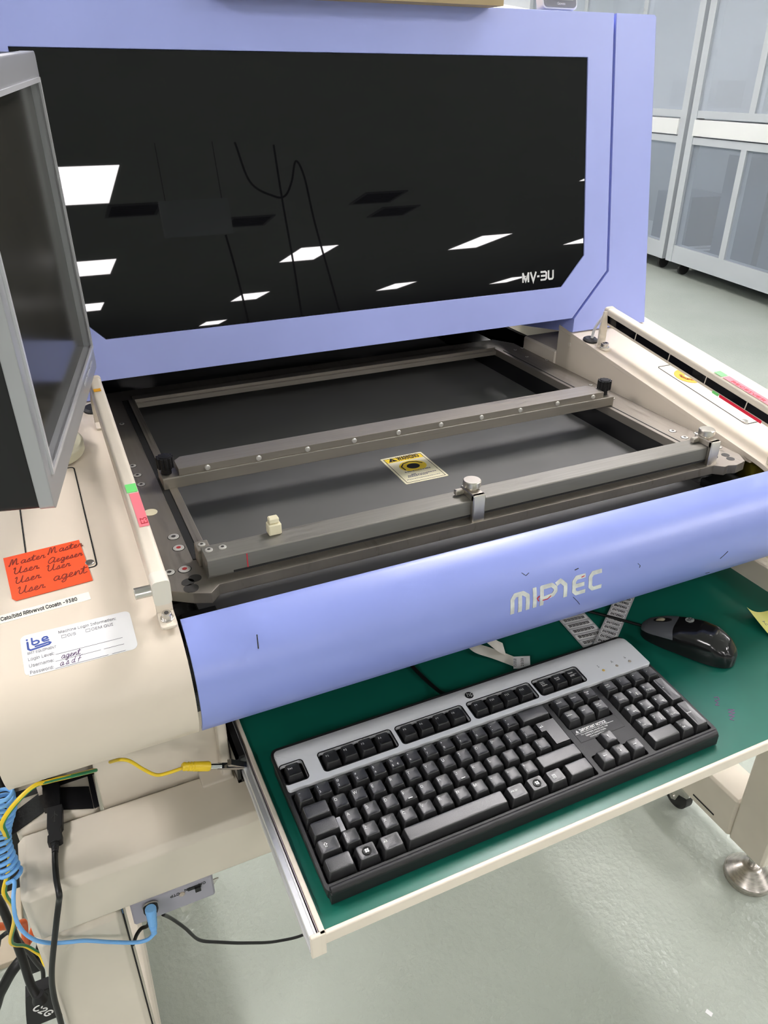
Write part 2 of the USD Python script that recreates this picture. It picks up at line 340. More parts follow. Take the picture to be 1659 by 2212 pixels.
# ------------------------------------------------------------------ far enclosures (aluminium frames, milky panes)
A9 = math.radians(9.0); ED = np.array([math.sin(A9), math.cos(A9), 0]); EN = np.array([-math.cos(A9), math.sin(A9), 0])   # along, and outward to the aisle
EP = np.array([4.87, 4.94, -EYE])
def ebox(s0, s1, d0, d1, z0, z1):                            # s along the front (away from us), d depth behind it, z above floor
    b = box(s0, s1, -d1, -d0, z0, z1); v, f = arr(b)
    return EP+v[:, :1]*ED+v[:, 1:2]*EN+v[:, 2:]*np.array([0, 0, 1]), f[:, ::-1]
def enclosure(s0, s1, label, mull, dep=1.0, top=2.25):
    t = thing('test_enclosure', label, 'enclosure', EP+ED*(s0+s1)/2-EN*dep/2)
    fl = .10; w = .075
    for s in (s0, s1-w): obj('post', ebox(s, s+w, 0, w, fl, top), 'alu_frame', t); obj('post', ebox(s, s+w, dep-w, dep, fl, top), 'alu_frame', t)
    for z, h, k in ((fl, .13, 'alu_frame'), (.97, .05, 'alu_frame'), (1.03, .11, 'alu_beam'), (1.15, .05, 'alu_frame'), (top-.07, .07, 'alu_frame')):
        obj('rail', ebox(s0+w, s1-w, .004 if k == 'alu_frame' else -.012, w, z, z+h), k, t)
    for z in (fl, top-.07):
        obj('end_rail', ebox(s0, s0+w, w, dep-w, z, z+.07), 'alu_frame', t); obj('end_rail', ebox(s1-w, s1, w, dep-w, z, z+.07), 'alu_frame', t)
    xs = [s0+w]+list(mull)+[s1-w]
    for m in mull: obj('mullion', ebox(m-.03, m+.03, .006, .06, fl+.13, .97), 'alu_frame', t); obj('mullion', ebox(m-.03, m+.03, .006, .06, 1.20, top-.07), 'alu_frame', t)
    for a, b in zip(xs[:-1], xs[1:]):
        obj('pane', ebox(a, b, .02, .028, fl+.13, .97), 'clear_pane', t); obj('pane', ebox(a, b, .02, .028, 1.20, top-.07), 'milky_pane', t)
    obj('back_panel', ebox(s0+w, s1-w, dep-.02, dep, fl, top), 'cabinet_pale', t)
    obj('base_plate', ebox(s0, s1, .03, dep-.02, fl, fl+.02), 'cabinet_pale', t)
    for s in (s0+.12, s1-.12):
        for d in (.1, dep-.1):
            p = EP+ED*s-EN*d; c = obj('caster', lathe([(.045, -.014), (.05, -.01), (.05, .01), (.045, .014)], p+[0, 0, .05], ED, 20), 'rubber_black', t)
            obj('caster_plate', box(p[0]-.04, p[0]+.04, p[1]-.04, p[1]+.04, -EYE+.094, -EYE+.10), 'steel', c)
    return t
enclosure(-3.2, .05, 'tall aluminium-framed enclosure with milky panes, nearest to the machine', (-2.2, -1.35, -.62))
enclosure(.10, 3.1, 'tall aluminium-framed enclosure with milky panes, farther down the aisle', (.9, 1.9, 2.4))
for s0, s1, d0, d1, z0, z1, k, lab in (
    (-.60, -.10, .30, .70, .125, .90, 'cabinet_blue', 'dark blue-grey instrument box behind the lower milky pane'),
    (-1.30, -.72, .25, .70, .125, .78, 'cabinet_blue', 'dark equipment box low in the near enclosure, right of the mullion'),
    (-.55, -.12, .30, .65, 1.21, 1.62, 'cabinet_blue', 'dark rack unit behind the upper milky pane'),
    (-1.25, -.75, .35, .75, 1.21, 1.75, 'cabinet_blue', 'tall dark rack unit in the near enclosure, behind the upper pane'),
    (.25, .75, .30, .70, .125, .55, 'cabinet_blue', 'low dark box in the farther enclosure'),
    (.2, .8, .30, .70, 1.21, 1.40, 'cabinet_blue', 'flat dark box on the shelf of the farther enclosure')):
    obj('instrument_box', ebox(s0, s1, d0, d1, z0, z1), k, label=lab, cat='instrument')

# ------------------------------------------------------------------ the inspection machine: measured surfaces
S10, C10 = math.sin(math.radians(10)), math.cos(math.radians(10))
def H(x, s, h=0.0): return np.array([x, .979+s*S10-h*C10, -.351+s*C10+h*S10])     # hood face: x, up the face, out of the face
HU, HV = np.array([1., 0, 0]), np.array([0, S10, C10])
SL = .147
cov_z = lambda y: -.413+SL*(y-.573)
nose = [(.605, cov_z(.605)), (.585, cov_z(.585)-.0003), (.567, -.4165), (.549, -.4245), (.535, -.437), (.5255, -.453), (.5215, -.472), (.5225, -.490), (.528, -.507), (.5355, -.519)]
NOSE = spline(np.array(nose), 6)
PROF = np.vstack([[(1.40, cov_z(1.40)), (.70, cov_z(.70))], NOSE])
_d = np.r_[0, np.cumsum(np.linalg.norm(np.diff(PROF, axis=0), axis=1))]
T_OF_Y = lambda y: np.interp(-y, -PROF[:, 0][:40], _d[:40])
def wrap(mesh, x0, t0):
    """mesh in (u along x, v up the slope, h) laid on the cover skin with v=0 at arc length t0"""
    v, f = arr(mesh); t = t0-v[:, 1]
    y = np.interp(t, _d, PROF[:, 0]); z = np.interp(t, _d, PROF[:, 1])
    e = 1e-3; dy = np.interp(t+e, _d, PROF[:, 0])-np.interp(t-e, _d, PROF[:, 0]); dz = np.interp(t+e, _d, PROF[:, 1])-np.interp(t-e, _d, PROF[:, 1])
    l = np.hypot(dy, dz); ny, nz = dz/l, -dy/l
    return np.c_[x0+v[:, 0], y+ny*v[:, 2], z+nz*v[:, 2]], f
def gridded(mesh, n=2):
    v, f = arr(mesh); m = trimesh.Trimesh(v, f, process=False)
    for _ in range(n): m = m.subdivide()
    return m.vertices, m.faces
def sheet(x0, x1, t0, t1, th, nx=2, nt=14, off=0.0, corner=0.0):
    """a thin sheet lying on the cover skin"""
    g = rrect(x0, -t1, x1, -t0, corner, 5) if corner else sbox(x0, -t1, x1, -t0)
    m = trimesh.creation.extrude_polygon(g, th, engine='earcut'); m = m.subdivide_to_size(max(.012, (t1-t0)/8)); v = m.vertices.copy(); v[:, 2] += off
    return wrap((v, m.faces), 0, 0)

MX = thing('inspection_machine', 'cream and blue tabletop board inspection machine with its black-windowed hood swung open', 'machine', (.43, .95, -EYE))
XL, XR = .065, .787
# frame of square tube
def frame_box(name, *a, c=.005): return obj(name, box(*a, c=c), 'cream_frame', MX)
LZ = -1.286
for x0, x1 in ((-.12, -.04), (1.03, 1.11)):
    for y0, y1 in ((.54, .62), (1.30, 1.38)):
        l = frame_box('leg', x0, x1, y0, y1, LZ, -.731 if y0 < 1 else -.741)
        cx, cy = (x0+x1)/2, (y0+y1)/2
        ft = obj('leveling_foot', lathe([(.044, 0), (.046, .003), (.046, .013), (.044, .016), (.020, .038), (.013, .040)], (cx, cy, -EYE), n=40), 'foot_steel', MX, 40)
        obj('stem', cyl((cx, cy, -EYE+.038), (0, 0, 1), .008, .06), 'steel', ft); obj('nut', cyl((cx, cy, -EYE+.062), (0, 0, 1), .016, .013, 6), 'steel', ft)
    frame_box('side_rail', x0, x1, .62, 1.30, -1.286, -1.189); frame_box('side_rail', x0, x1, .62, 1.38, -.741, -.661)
    for yc in (.765, 1.2):
        cx = (x0+x1)/2; zc = -EYE+.031
        ca = obj('caster', lathe([(.024, -.012), (.031, -.009), (.031, .009), (.024, .012)], (cx, yc+.012, zc), (1, 0, 0), 28), 'rubber_black', MX, 40)
        fk = Polygon([(-.030, .052), (.030, .052), (.030, .036), (.020, .022), (.020, -.004), (.012, -.010), (.002, -.004), (-.004, .018), (-.024, .026), (-.030, .036)])
        for xx in (cx-.0175, cx+.0155): obj('fork', ext(fk, .002, (xx, yc+.002, zc), (0, 1, 0), (0, 0, 1)), 'steel', ca)
        obj('top_plate', box(cx-.03, cx+.03, yc-.035, yc+.035, zc+.050, zc+.063), 'steel', ca); obj('axle', cyl((cx-.020, yc+.012, zc), (1, 0, 0), .006, .040, 16), 'steel', ca)
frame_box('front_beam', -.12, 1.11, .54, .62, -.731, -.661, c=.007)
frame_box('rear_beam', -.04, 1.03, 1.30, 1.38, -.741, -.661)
obj('rail_slit', join(*[box(1.0285, 1.03, y, y+.055, -1.268, -1.2655) for y in (.66, .76)]), 'slot_black', MX)
obj('leg_groove', box(-.0402, -.0385, .553, .556, LZ+.01, -.74), 'slot_black', MX)
obj('lower_panel', box(-.036, .096, .621, .629, -.70, -.50), 'cream_frame', MX)
obj('base_pan', box(-.036, .95, .634, 1.40, -.668, -.655), 'cream_frame', MX)
# covers: sloping shells on both sides with the rounded nose
def shell_section(pts, th):
    o = np.array(pts); t = np.gradient(o, axis=0); t /= np.linalg.norm(t, axis=1, keepdims=True); q = o+np.c_[-t[:, 1], t[:, 0]]*th
    return Polygon([tuple(p) for p in o]+[tuple(p) for p in q[::-1]]).buffer(0)
def run_x(sec, x0, x1): return ext(sec, x1-x0, (x0, 0, 0), (0, 1, 0), (0, 0, 1))
def cover(name, x0, x1, label):
    sec = shell_section([(1.0145, cov_z(1.0145))]+[tuple(p) for p in NOSE], .006)
    xa, xb = (x0+.080, x1) if x0 > .5 else (x0, x1-.080)
    rear = shell_section([(1.40, cov_z(1.40)), (1.0145, cov_z(1.0145))], .006)
    return obj(name, join(run_x(sec, x0, x1), run_x(rear, xa, xb)), 'cream_cover', MX, 25, label=label)
cl = cover('side_cover', -.098, XL-.003, 'cream left-hand cover carrying the monitor and paper notes')
cr = cover('side_cover', XR, .955, 'cream right-hand cover with the amber round label')
# inner walls of the covers and side skins
wallR = Polygon([(1.014, -.418), (1.014, cov_z(1.014)-.0062), (.61, cov_z(.61)-.0062), (.60, -.4185)])
obj('inner_wall', ext(wallR, .004, (XR+.0001, 0, 0), (0, 1, 0), (0, 0, 1)), 'cream_cover', MX, label='cream inner wall beside the stage')
obj('inner_wall', ext(wallR, .004, (XL-.007, 0, 0), (0, 1, 0), (0, 0, 1)), 'cream_cover', MX)
obj('wall_screw', cyl((XR+.0005, .982, -.372), (-1, 0, 0), .004, .001, 14), 'cream', MX)
skin = Polygon([(1.40, -.66), (1.40, cov_z(1.40)-.002), (.60, cov_z(.60)-.003)]+[(y+.006, z-.003) for y, z in NOSE[12:]]+[(.66, -.519), (.66, -.66)])
obj('side_skin', ext(skin, .005, (.948, 0, 0), (0, 1, 0), (0, 0, 1)), 'cream_cover', MX); obj('side_skin', ext(skin, .005, (-.096, 0, 0), (0, 1, 0), (0, 0, 1)), 'cream_cover', MX)
obj('ledge', box(XR-.001, XR+.10, 1.0145, 1.111, -.50, -.3915, c=.003), 'cream', MX, label='cream step behind the right inner wall')
# service plates on the covers, outlined by a thin dark gap, with two screws
def service(cov, xa, xb, ya, yb):
    ta, tb = T_OF_Y(ya), T_OF_Y(yb)
    g = rrect(xa, -ta, xb, -tb, .004).boundary.buffer(.0007)
    obj('panel_gap', wrap(gridded(ext(g, .0003), 0), 0, 0), 'slot_black', cov)
    for x in ([xa+.006, xb-.006] if xa > 0 else [xb-.006]):
        s = obj('screw', wrap(lathe([(.0042, 0), (.0042, .0008), (.0034, .0011)], (x, -ta+.007, 0), n=18), 0, 0), 'steel', cov)
for c, xa, xb in ((cl, -.051, .0085), (cr, .8425, .902)): service(c, xa, xb, .663, .839)
obj('amber_disc', wrap(ext(Point(0, 0).buffer(.021).difference(Point(0, 0).buffer(.006)), .0004), .868, T_OF_Y(.800)), 'amber_label', cr, label='round amber stop-button label')
obj('print', wrap(join(*[put(text(ch, .0042, .0003), (math.cos(a)*.0135, math.sin(a)*.0135, .0005), (-math.sin(a), math.cos(a), 0), (-math.cos(a), -math.sin(a), 0)) for ch, a in zip('EMERGENCY', np.linspace(2.5, 4.6, 9))]), .868, T_OF_Y(.800)), 'brown_ink', cr)
# bumper
nb = [p for p in NOSE if p[0] < .5675]
bz = [(float(y), float(z)) for y, z in nb]
_o = np.array([(.5705, -.4163)]+bz); _t = np.gradient(_o, axis=0); _t /= np.linalg.norm(_t, axis=1, keepdims=True); _in = _o+np.c_[-_t[:, 1], _t[:, 0]]*.003   # inward side of the sheet
obj_b = obj('bumper', px([tuple(p) for p in _o]+[tuple(p) for p in _in[::-1]], XL, XR-.002), 'blue_paint_shaded', MX, 25, label='rounded blue front bumper with worn silver lettering')
# logo on the bumper, letters worn
def logo_letters():
    w = .0047; out = []
    P = lambda pts: LineString(pts).buffer(w/2, cap_style=2, join_style=1, quad_segs=4)
    h = .0235
    def m(x): return unary_union([P([(x+w/2, 0), (x+w/2, h*.72), (x+.006, h-w/2), (x+.016, h-w/2), (x+.0215, h*.72), (x+.0215, 0)]), P([(x+.0119, 0), (x+.0119, h-w)])])
    def i(x): return P([(x, 0), (x, h)])
    def p(x): return unary_union([P([(x, 0), (x, h-w/2), (x+.013, h-w/2), (x+.0175, h*.72), (x+.0175, h*.55), (x+.014, h*.40), (x, h*.33)])])
    def t(x): return unary_union([P([(x-.008, h*.86), (x-.002, h*.98), (x+.004, h*.72), (x+.004, .002)])])
    def e(x): return unary_union([P([(x+.018, h-w/2), (x+.006, h-w/2), (x+w/2, h*.75), (x+w/2, h*.25), (x+.006, w/2), (x+.018, w/2)]), P([(x+w/2, h*.5), (x+.016, h*.5)])])
    def c(x): return P([(x+.018, h-w/2), (x+.006, h-w/2), (x+w/2, h*.75), (x+w/2, h*.25), (x+.006, w/2), (x+.018, w/2)])
    return [m(0), i(.0305), p(.0395), t(.066), e(.079), c(.101)]
LT = np.array([-.0008, 0, 0])
LOGO_X, LOGO_T = .441, None
def t_at_px(x, y):                                           # arc length where a sight line meets the bumper skin
    d = ray(x, y); best = None
    for k in range(len(NOSE)-1):
        a, b = NOSE[k], NOSE[k+1]
        for q in np.linspace(0, 1, 6):
            p = a+(b-a)*q; s = p[0]/d[1]; e = abs(s*d[2]-p[1])
            if best is None or e < best[0]: best = (e, _d[2+k]+(_d[3+k]-_d[2+k])*q, s*d[0])
    return best[2], best[1]
lx0, lt0 = t_at_px(1102, 1323); lx1, lt1 = t_at_px(1297, 1273)
for g in logo_letters():
    sc = (lx1-lx0)/.119
    g = affinity.scale(g, sc, sc, origin=(0, 0))
    m = trimesh.Trimesh(*arr(ext(g, .0006)), process=False).subdivide_to_size(.006)
    obj('logo_letter', wrap((m.vertices, m.faces), lx0, (lt0+lt1)/2), 'foil_silver', obj_b)
marks = [((1238, 1290), (1248, 1300), (1252, 1305)), ((1242, 1231), (1249, 1228)), ((1378, 1217), (1383, 1222), (1381, 1226)), ((1556, 1206), (1572, 1191)), ((1524, 1238), (1532, 1236)), ((1127, 1238), (1136, 1243), (1142, 1238)), ((555, 1372), (558, 1400))]
ms = []
for mk in marks:
    p = [t_at_px(*q) for q in mk]; w = .0005 if len(mk) > 2 else .0009
    m = trimesh.Trimesh(*arr(ext(LineString([(a, -b) for a, b in p]).buffer(w/2), .0003)), process=False).subdivide_to_size(.005); ms.append(wrap((m.vertices, m.faces), 0, 0))
obj('scuff_mark', join(*ms), 'black_ink', obj_b)
rm = [[t_at_px(*q) for q in mk] for mk in (((1165, 1287), (1160, 1293), (1163, 1298)), ((1172, 1296), (1182, 1293), (1189, 1287)), ((1256, 1246), (1261, 1244)))]
obj('red_pen_mark', join(*[wrap(ext(LineString([(a, -b) for a, b in p]).buffer(.0005), .0008), 0, 0) for p in rm]), 'red_ink', obj_b)

# hood and columns
def hood_poly(x0, x1, cx, cs, s0, s1): return Polygon([(x0, s1), (x1, s1), (x1, cs), (x1-cx, s0), (x0+cx, s0), (x0, cs)])
HT = .4458
outer = hood_poly(-.0085, .8525, .0665, .090, .0222, HT); hole = hood_poly(.0355, .8075, .0425, .1165, .0723, .3893)
hood = obj('hood', join(ext(outer.difference(hole), .020, H(0, 0, -.020), HU, HV), ext(outer.buffer(-.002, join_style=2), .03, H(0, 0, -.050), HU, HV)), 'blue_paint_lit', MX, label='blue flip-up hood frame, tilted back')
win = obj('window', ext(hole.buffer(-.0006, join_style=2), .004, H(0, 0, -.0055), HU, HV), 'black_acrylic', hood, label='glossy black window of the hood')
def hpx(x, y):
    p = apl(x, y, np.array([0, .979, -.351]), np.array([0, -C10, S10])); return p[0], (p[2]+.351)/C10
(a0, b0), (a1, b1), (a2, b2) = hpx(1129, 612), hpx(1197, 603), hpx(1197, 582)
def block_word(h, w):
    k = lambda pts: LineString(pts).buffer(w/2, cap_style=2, join_style=2)
    r = w/2; c = h*.22
    Mm = unary_union([k([(r, 0), (r, h)]), k([(h*.9-r, 0), (h*.9-r, h)]), k([(r, h-r), (h*.45, h*.15), (h*.9-r, h-r)])]); x = h*1.08
    Vv = k([(x, h), (x+h*.36, r*.6), (x+h*.72, h)]); x += h*.86
    D = k([(x, h*.5), (x+h*.30, h*.5)]); x += h*.46
    T = unary_union([k([(x, h-r), (x+h*.6, h-r), (x+h*.75, h-c), (x+h*.75, c), (x+h*.6, r), (x, r)]), k([(x+h*.05, h*.5), (x+h*.75, h*.5)])]); x += h*.95
    Uu = k([(x+r, h), (x+r, c), (x+c, r), (x+h*.8-c, r), (x+h*.8-r, c), (x+h*.8-r, h)])
    return unary_union([Mm, Vv, D, T, Uu]), x+h*.8
lh = b2-b1; g, lw = block_word(lh, lh*.20); g = affinity.scale(g, (a1-a0)/lw, 1, origin=(0, 0))
obj('lettering', ext(g, .0004, H(a0, (b0+b1)/2, -.0013), HU, HV), 'white_ink', win)
for x0, x1, pp in ((XR, .935, None), (-.091, .0570, None)):
    if x0 > .5: g = Polygon([(.7875, 0), (.935, 0), (.931, HT-.003), (.928, HT), (.857, HT), (.857, .0885), (.7905, .0205)])
    else: g = Polygon([(.0570, 0), (-.091, 0), (-.087, HT), (-.013, HT), (-.013, .0885), (.0535, .0205)])
    # column: the face outline, run straight back
    obj('hood_column', ext(g, .26, H(0, 0, -.26), HU, HV), 'blue_paint_lit', MX, label='blue right-hand column beside the hood' if x0 > .5 else None)
obj('top_deck', box(-.09, .93, 1.075, 1.33, .045, .0865, c=.003), 'blue_paint_lit', MX)
# dark interior
obj('interior', join(box(-.02, .87, 1.36, 1.37, -.64, .0), box(-.02, .87, .64, 1.36, -.65, -.64), box(-.02, -.012, .64, 1.36, -.64, -.43), box(.862, .87, .64, 1.36, -.64, -.43), box(-.01, .86, 1.10, 1.36, -.30, -.29), box(.05, .80, .655, .66, -.64, -.455)), 'black_void', MX)
obj('apron', join(box(.066, .786, .5685, .655, -.462, -.458), box(.066, .786, .562, .5685, -.52, -.44)), 'black_apron', MX, label='dusty black apron between the stage and the bumper')
obj('bracket', box(.068, .104, .568, .602, -.458, -.432, c=.002), 'black_satin', MX); obj('bracket', box(.735, .785, .575, .625, -.458, -.440, c=.002), 'black_satin', MX)
p = ay(1640, 1030, .62); obj('brass_motor', cyl((p[0]+.012, .635, -.56), (0, 0, 1), .024, .12, 28), 'brass', MX, 40, label='brass cylinder in the gap at the right end of the bumper')
# stage
PZ = -.41
board = obj('stage_board', box(.09, .7365, .605, 1.36, -.460, -.45), 'dark_board', MX, label='dark grey board under the clamps')
outer = Polygon([(.035, 1.02), (.035, .655), (.065, .609), (.083, .5965), (.0985, .590), (.1085, .6005), (.725, .6005), (.735, .592), (.741, .5935), (.752, .590), (.770, .594), (.7795, .612), (.7795, 1.13), (.757, 1.165), (.05, 1.165), (.035, 1.14)])
hole = sbox(.112, .648, .7315, 1.1315)
plate = obj('stage_plate', ext(outer.difference(hole), .0115, (0, 0, PZ-.0115)), 'plate_metal', MX, label='brushed grey metal plate framing the stage')
obj('edge_slot', box(.7375, .7395, .655, 1.10, PZ-.001, PZ+.0003), 'slot_black', plate)
# left guide rail with its dark slot, rear rail
obj('guide_rail', box(.1035, .1125, .652, 1.118, PZ-.010, PZ+.0015), 'rail_metal_deep', MX); obj('guide_slot', box(.0955, .1035, .652, 1.122, PZ-.0005, PZ+.0006), 'slot_black', MX)
obj('rear_rail', join(box(.1105, .733, 1.118, 1.134, PZ-.010, PZ+.0015), box(.1105, .733, 1.112, 1.118, PZ-.010, PZ-.003)), 'rail_metal', MX)
obj('under_rail', box(.7335, .775, .66, 1.30, -.462, PZ-.0118), 'black_satin', MX); obj('under_rail', box(.07, .104, .66, 1.30, -.462, PZ-.0118), 'black_satin', MX)
def cap_screw(parent, p, r, look='screw_steel', dot='socket_dark', n=(0, 0, 1), h=.0012):
    s = obj('screw', lathe([(r, 0), (r, h*.6), (r*.85, h)], p, n, 20), look, parent, 30)
    obj('socket', cyl(np.array(p)+np.array(n)*h*.55, n, r*.45, h*.55, 6), dot, s); return s
SCR = [((286, 1007), .0046), ((297, 1027), .0046), ((305, 1047), .0046), ((375, 1160), .0056), ((386, 1184), .0056), ((399, 1230), .0058), ((366, 1237), .0050),
       ((263, 916), .0034), ((1453, 931), .0046), ((1479, 945), .0046), ((1506, 936), .004), ((1552, 966), .004),
       ((1290, 838), .0028), ((1276, 832), .0028), ((1323, 861), .0034), ((1113, 756), .003), ((1128, 752), .003), ((1138, 771), .003), ((1181, 778), .0028)]
for (x, y), r in SCR:
    p = az(x, y, PZ); red = (x, y) in ((386, 1184), (399, 1230))
    obj('counterbore', cyl((p[0], p[1], PZ-.0002), (0, 0, 1), r*1.14, .0004, 20), 'socket_dark', plate); cap_screw(plate, (p[0], p[1], PZ+.0001), r, dot='socket_red' if red else 'socket_dark', h=.0008)
for (x, y), r, k in (((325, 1107), .0075, 'clear_plug'), ((421, 1249), .0062, 'socket_dark'), ((406, 1258), .0060, 'socket_dark'), ((413, 1271), .0070, 'socket_dark'), ((1567, 983), .0050, 'socket_dark'), ((1578, 991), .0050, 'socket_dark')):
    p = az(x, y, PZ); obj('hole', cyl((p[0], p[1], PZ-.0002), (0, 0, 1), r, .0005, 24), k, plate)
# cross bar with knobs and screws
cb = obj('cross_bar', px([(.8115, PZ+.0008), (.8115, PZ+.0135), (.8125, PZ+.0145), (.848, PZ+.0145), (.848, PZ+.0008)], .098, .742), 'rail_metal', MX, label='movable metal cross bar over the stage')
obj('upper_bar', ext(Polygon([(.117, .8135), (.724, .8135), (.724, .838), (.716, .846), (.125, .846), (.117, .838)]), .0087, (0, 0, PZ+.0145)), 'rail_metal', cb)
obj('joint_line', box(.117, .724, .8112, .8116, PZ+.0137, PZ+.0143), 'steel', cb)
for i in range(10):
    x = .150+i*(.705-.150)/9; obj('screw', lathe([(.0034, -.001), (.0034, .0006), (.0028, .0016), (.0012, .0020)], (x, .8135, PZ+.0185), (0, -1, 0), 18), 'screw_steel', cb)
def knob(x, y, z):
    a = np.linspace(0, 2*np.pi, 12, endpoint=False); g = unary_union([Point(0, 0).buffer(.0085)]+[Point(.0085*math.cos(t), .0085*math.sin(t)).buffer(.0016, quad_segs=3) for t in a])
    k = obj('clamp_knob', join(ext(g, .013, (x, y, z+.008)), lathe([(.006, 0), (.006, .008)], (x, y, z))), 'plug_black', MX, label=None)
    obj('knob_cap', lathe([(.0072, 0), (.0068, .001), (.002, .0014)], (x, y, z+.021)), 'plug_black', k)
knob(.105, .826, PZ+.0146); knob(.7335, .826, PZ+.0146)
# front rail
fr = obj('front_rail', join(px([(.6085, PZ+.0045), (.6085, PZ+.022), (.6095, PZ+.023), (.6345, PZ+.023), (.6355, PZ+.022), (.6355, PZ+.0045)], .1015, .7375), box(.1015, .7375, .614, .6355, PZ, PZ+.005)), 'front_metal', MX, label='square metal rail along the front of the stage')
obj('rail_slot', box(.125, .7375, .6079, .6086, PZ+.0045, PZ+.0065), 'slot_black', fr); obj('red_mark', box(.1385, .1395, .608, .6087, PZ+.006, PZ+.0215), 'red_ink', fr)
for x, y in ((.1075, .6265), (.1205, .6260)): cap_screw(fr, (x, y, PZ+.023), .0038)
eb = obj('end_block', join(box(.0985, .1115, .6365, .654, PZ, PZ+.019, c=.0008), box(.1115, .127, .6365, .6415, PZ+.012, PZ+.019)), 'rail_metal', MX); cap_screw(eb, (.1045, .6455, PZ+.019), .0036)
def clamp(x, label=None):
    c = obj('thumb_clamp', join(box(x-.0075, x+.0075, .603, .632, PZ+.0232, PZ+.031, c=.001), box(x-.0075, x+.0075, .6025, .6082, PZ-.010, PZ+.031, c=.001), box(x-.0175, x-.0075, .6225, .6285, PZ+.024, PZ+.030, c=.001), box(x-.0105, x-.008, .6235, .6275, PZ+.0245, PZ+.0295)), 'nickel', MX, label=label)
    k = obj('thumb_screw', lathe([(.006, 0), (.006, .002), (.0095, .0025), (.0098, .0035), (.0098, .0085), (.0090, .0095)], (x+.001, .622, PZ+.031), n=48), 'nickel', c, 30); return c
clamp(.3905, 'silver thumb clamp at the middle of the front rail'); clamp(.7235, 'silver thumb clamp at the right end of the front rail')
q = az(610, 1178, PZ+.023)
obj('plug_stub', join(box(q[0]-.0065, q[0]+.0065, .626, .637, PZ+.0232, PZ+.035, c=.001), box(q[0]-.005, q[0]+.005, .628, .636, PZ+.035, PZ+.041, c=.001)), 'clear_plug', label='small translucent ivory plastic plug standing on the front metal rail', cat='plug')
# warning label on the board
BZ = -.45
c4 = [az(x, y, BZ) for x, y in ((821.5, 993), (909, 975.5), (969, 1027), (877.5, 1047))]
WX, WY, WW, WH = c4[3][0], c4[3][1], (c4[2][0]-c4[3][0]+c4[1][0]-c4[0][0])/2, ((c4[0]-c4[3])[1]+(c4[1]-c4[2])[1])/2
wl = obj('warning_label', ext(rrect(0, 0, WW, WH, .002), .0004, (WX, WY, BZ)), 'label_cream', MX, label='yellow and cream warning label on the grey board')
O = (WX, WY, BZ+.0004); wl2 = lambda m: put(m, O, (1, 0, 0), (0, 1, 0))
obj('header', wl2(shape_mesh(sbox(.004, WH*.80, WW-.004, WH-.005), .0002)), 'label_yellow', wl)
bd = sbox(.003, .003, WW-.003, WH-.004); obj('border', wl2(shape_mesh(bd.difference(bd.buffer(-.0006)), .0002)), 'black_ink', wl)
tri = Polygon([(.0075, WH*.825), (.0195, WH*.825), (.0135, WH*.825+.0105)]); obj('print', wl2(join(shape_mesh(tri.difference(Polygon([(.0125, WH*.84), (.0145, WH*.84), (.0135, WH*.84+.005)])), .0005), text('WARNING', .0100, .0005, True, at=(.0215, WH*.83), width=WW-.030))), 'black_ink', wl)
hx, hy = WW*.52, WH*.56
obj('pictogram_ground', wl2(shape_mesh(affinity.scale(Point(hx, hy).buffer(1), .019, .016), .0002)), 'label_yellow', wl)
obj('pictogram', wl2(join(shape_mesh(affinity.scale(Point(hx, hy-.001).buffer(1), .009, .0075), .0004), shape_mesh(LineString([(hx-.015, hy-.008), (hx-.016, hy+.002), (hx-.010, hy+.010), (hx, hy+.013), (hx+.010, hy+.010), (hx+.015, hy+.003)]).buffer(.0009), .0004))), 'black_ink', wl)
rows = []
for k, (y, a, b, h) in enumerate(((.37, .22, .82, .0026), (.27, .30, .42, .0018), (.235, .2, .86, .0019), (.195, .18, .66, .0019), (.12, .1, .9, .0008))):
    x = a*WW
    while x < b*WW-.001:
        w = RNG.uniform(.001, .003); rows.append(shape_mesh(sbox(x, y*WH, min(x+w, b*WW), y*WH+h), .0003)); x += w+RNG.uniform(.0005, .0011)
obj('fine_print', wl2(join(*rows)), 'grey_ink', wl)

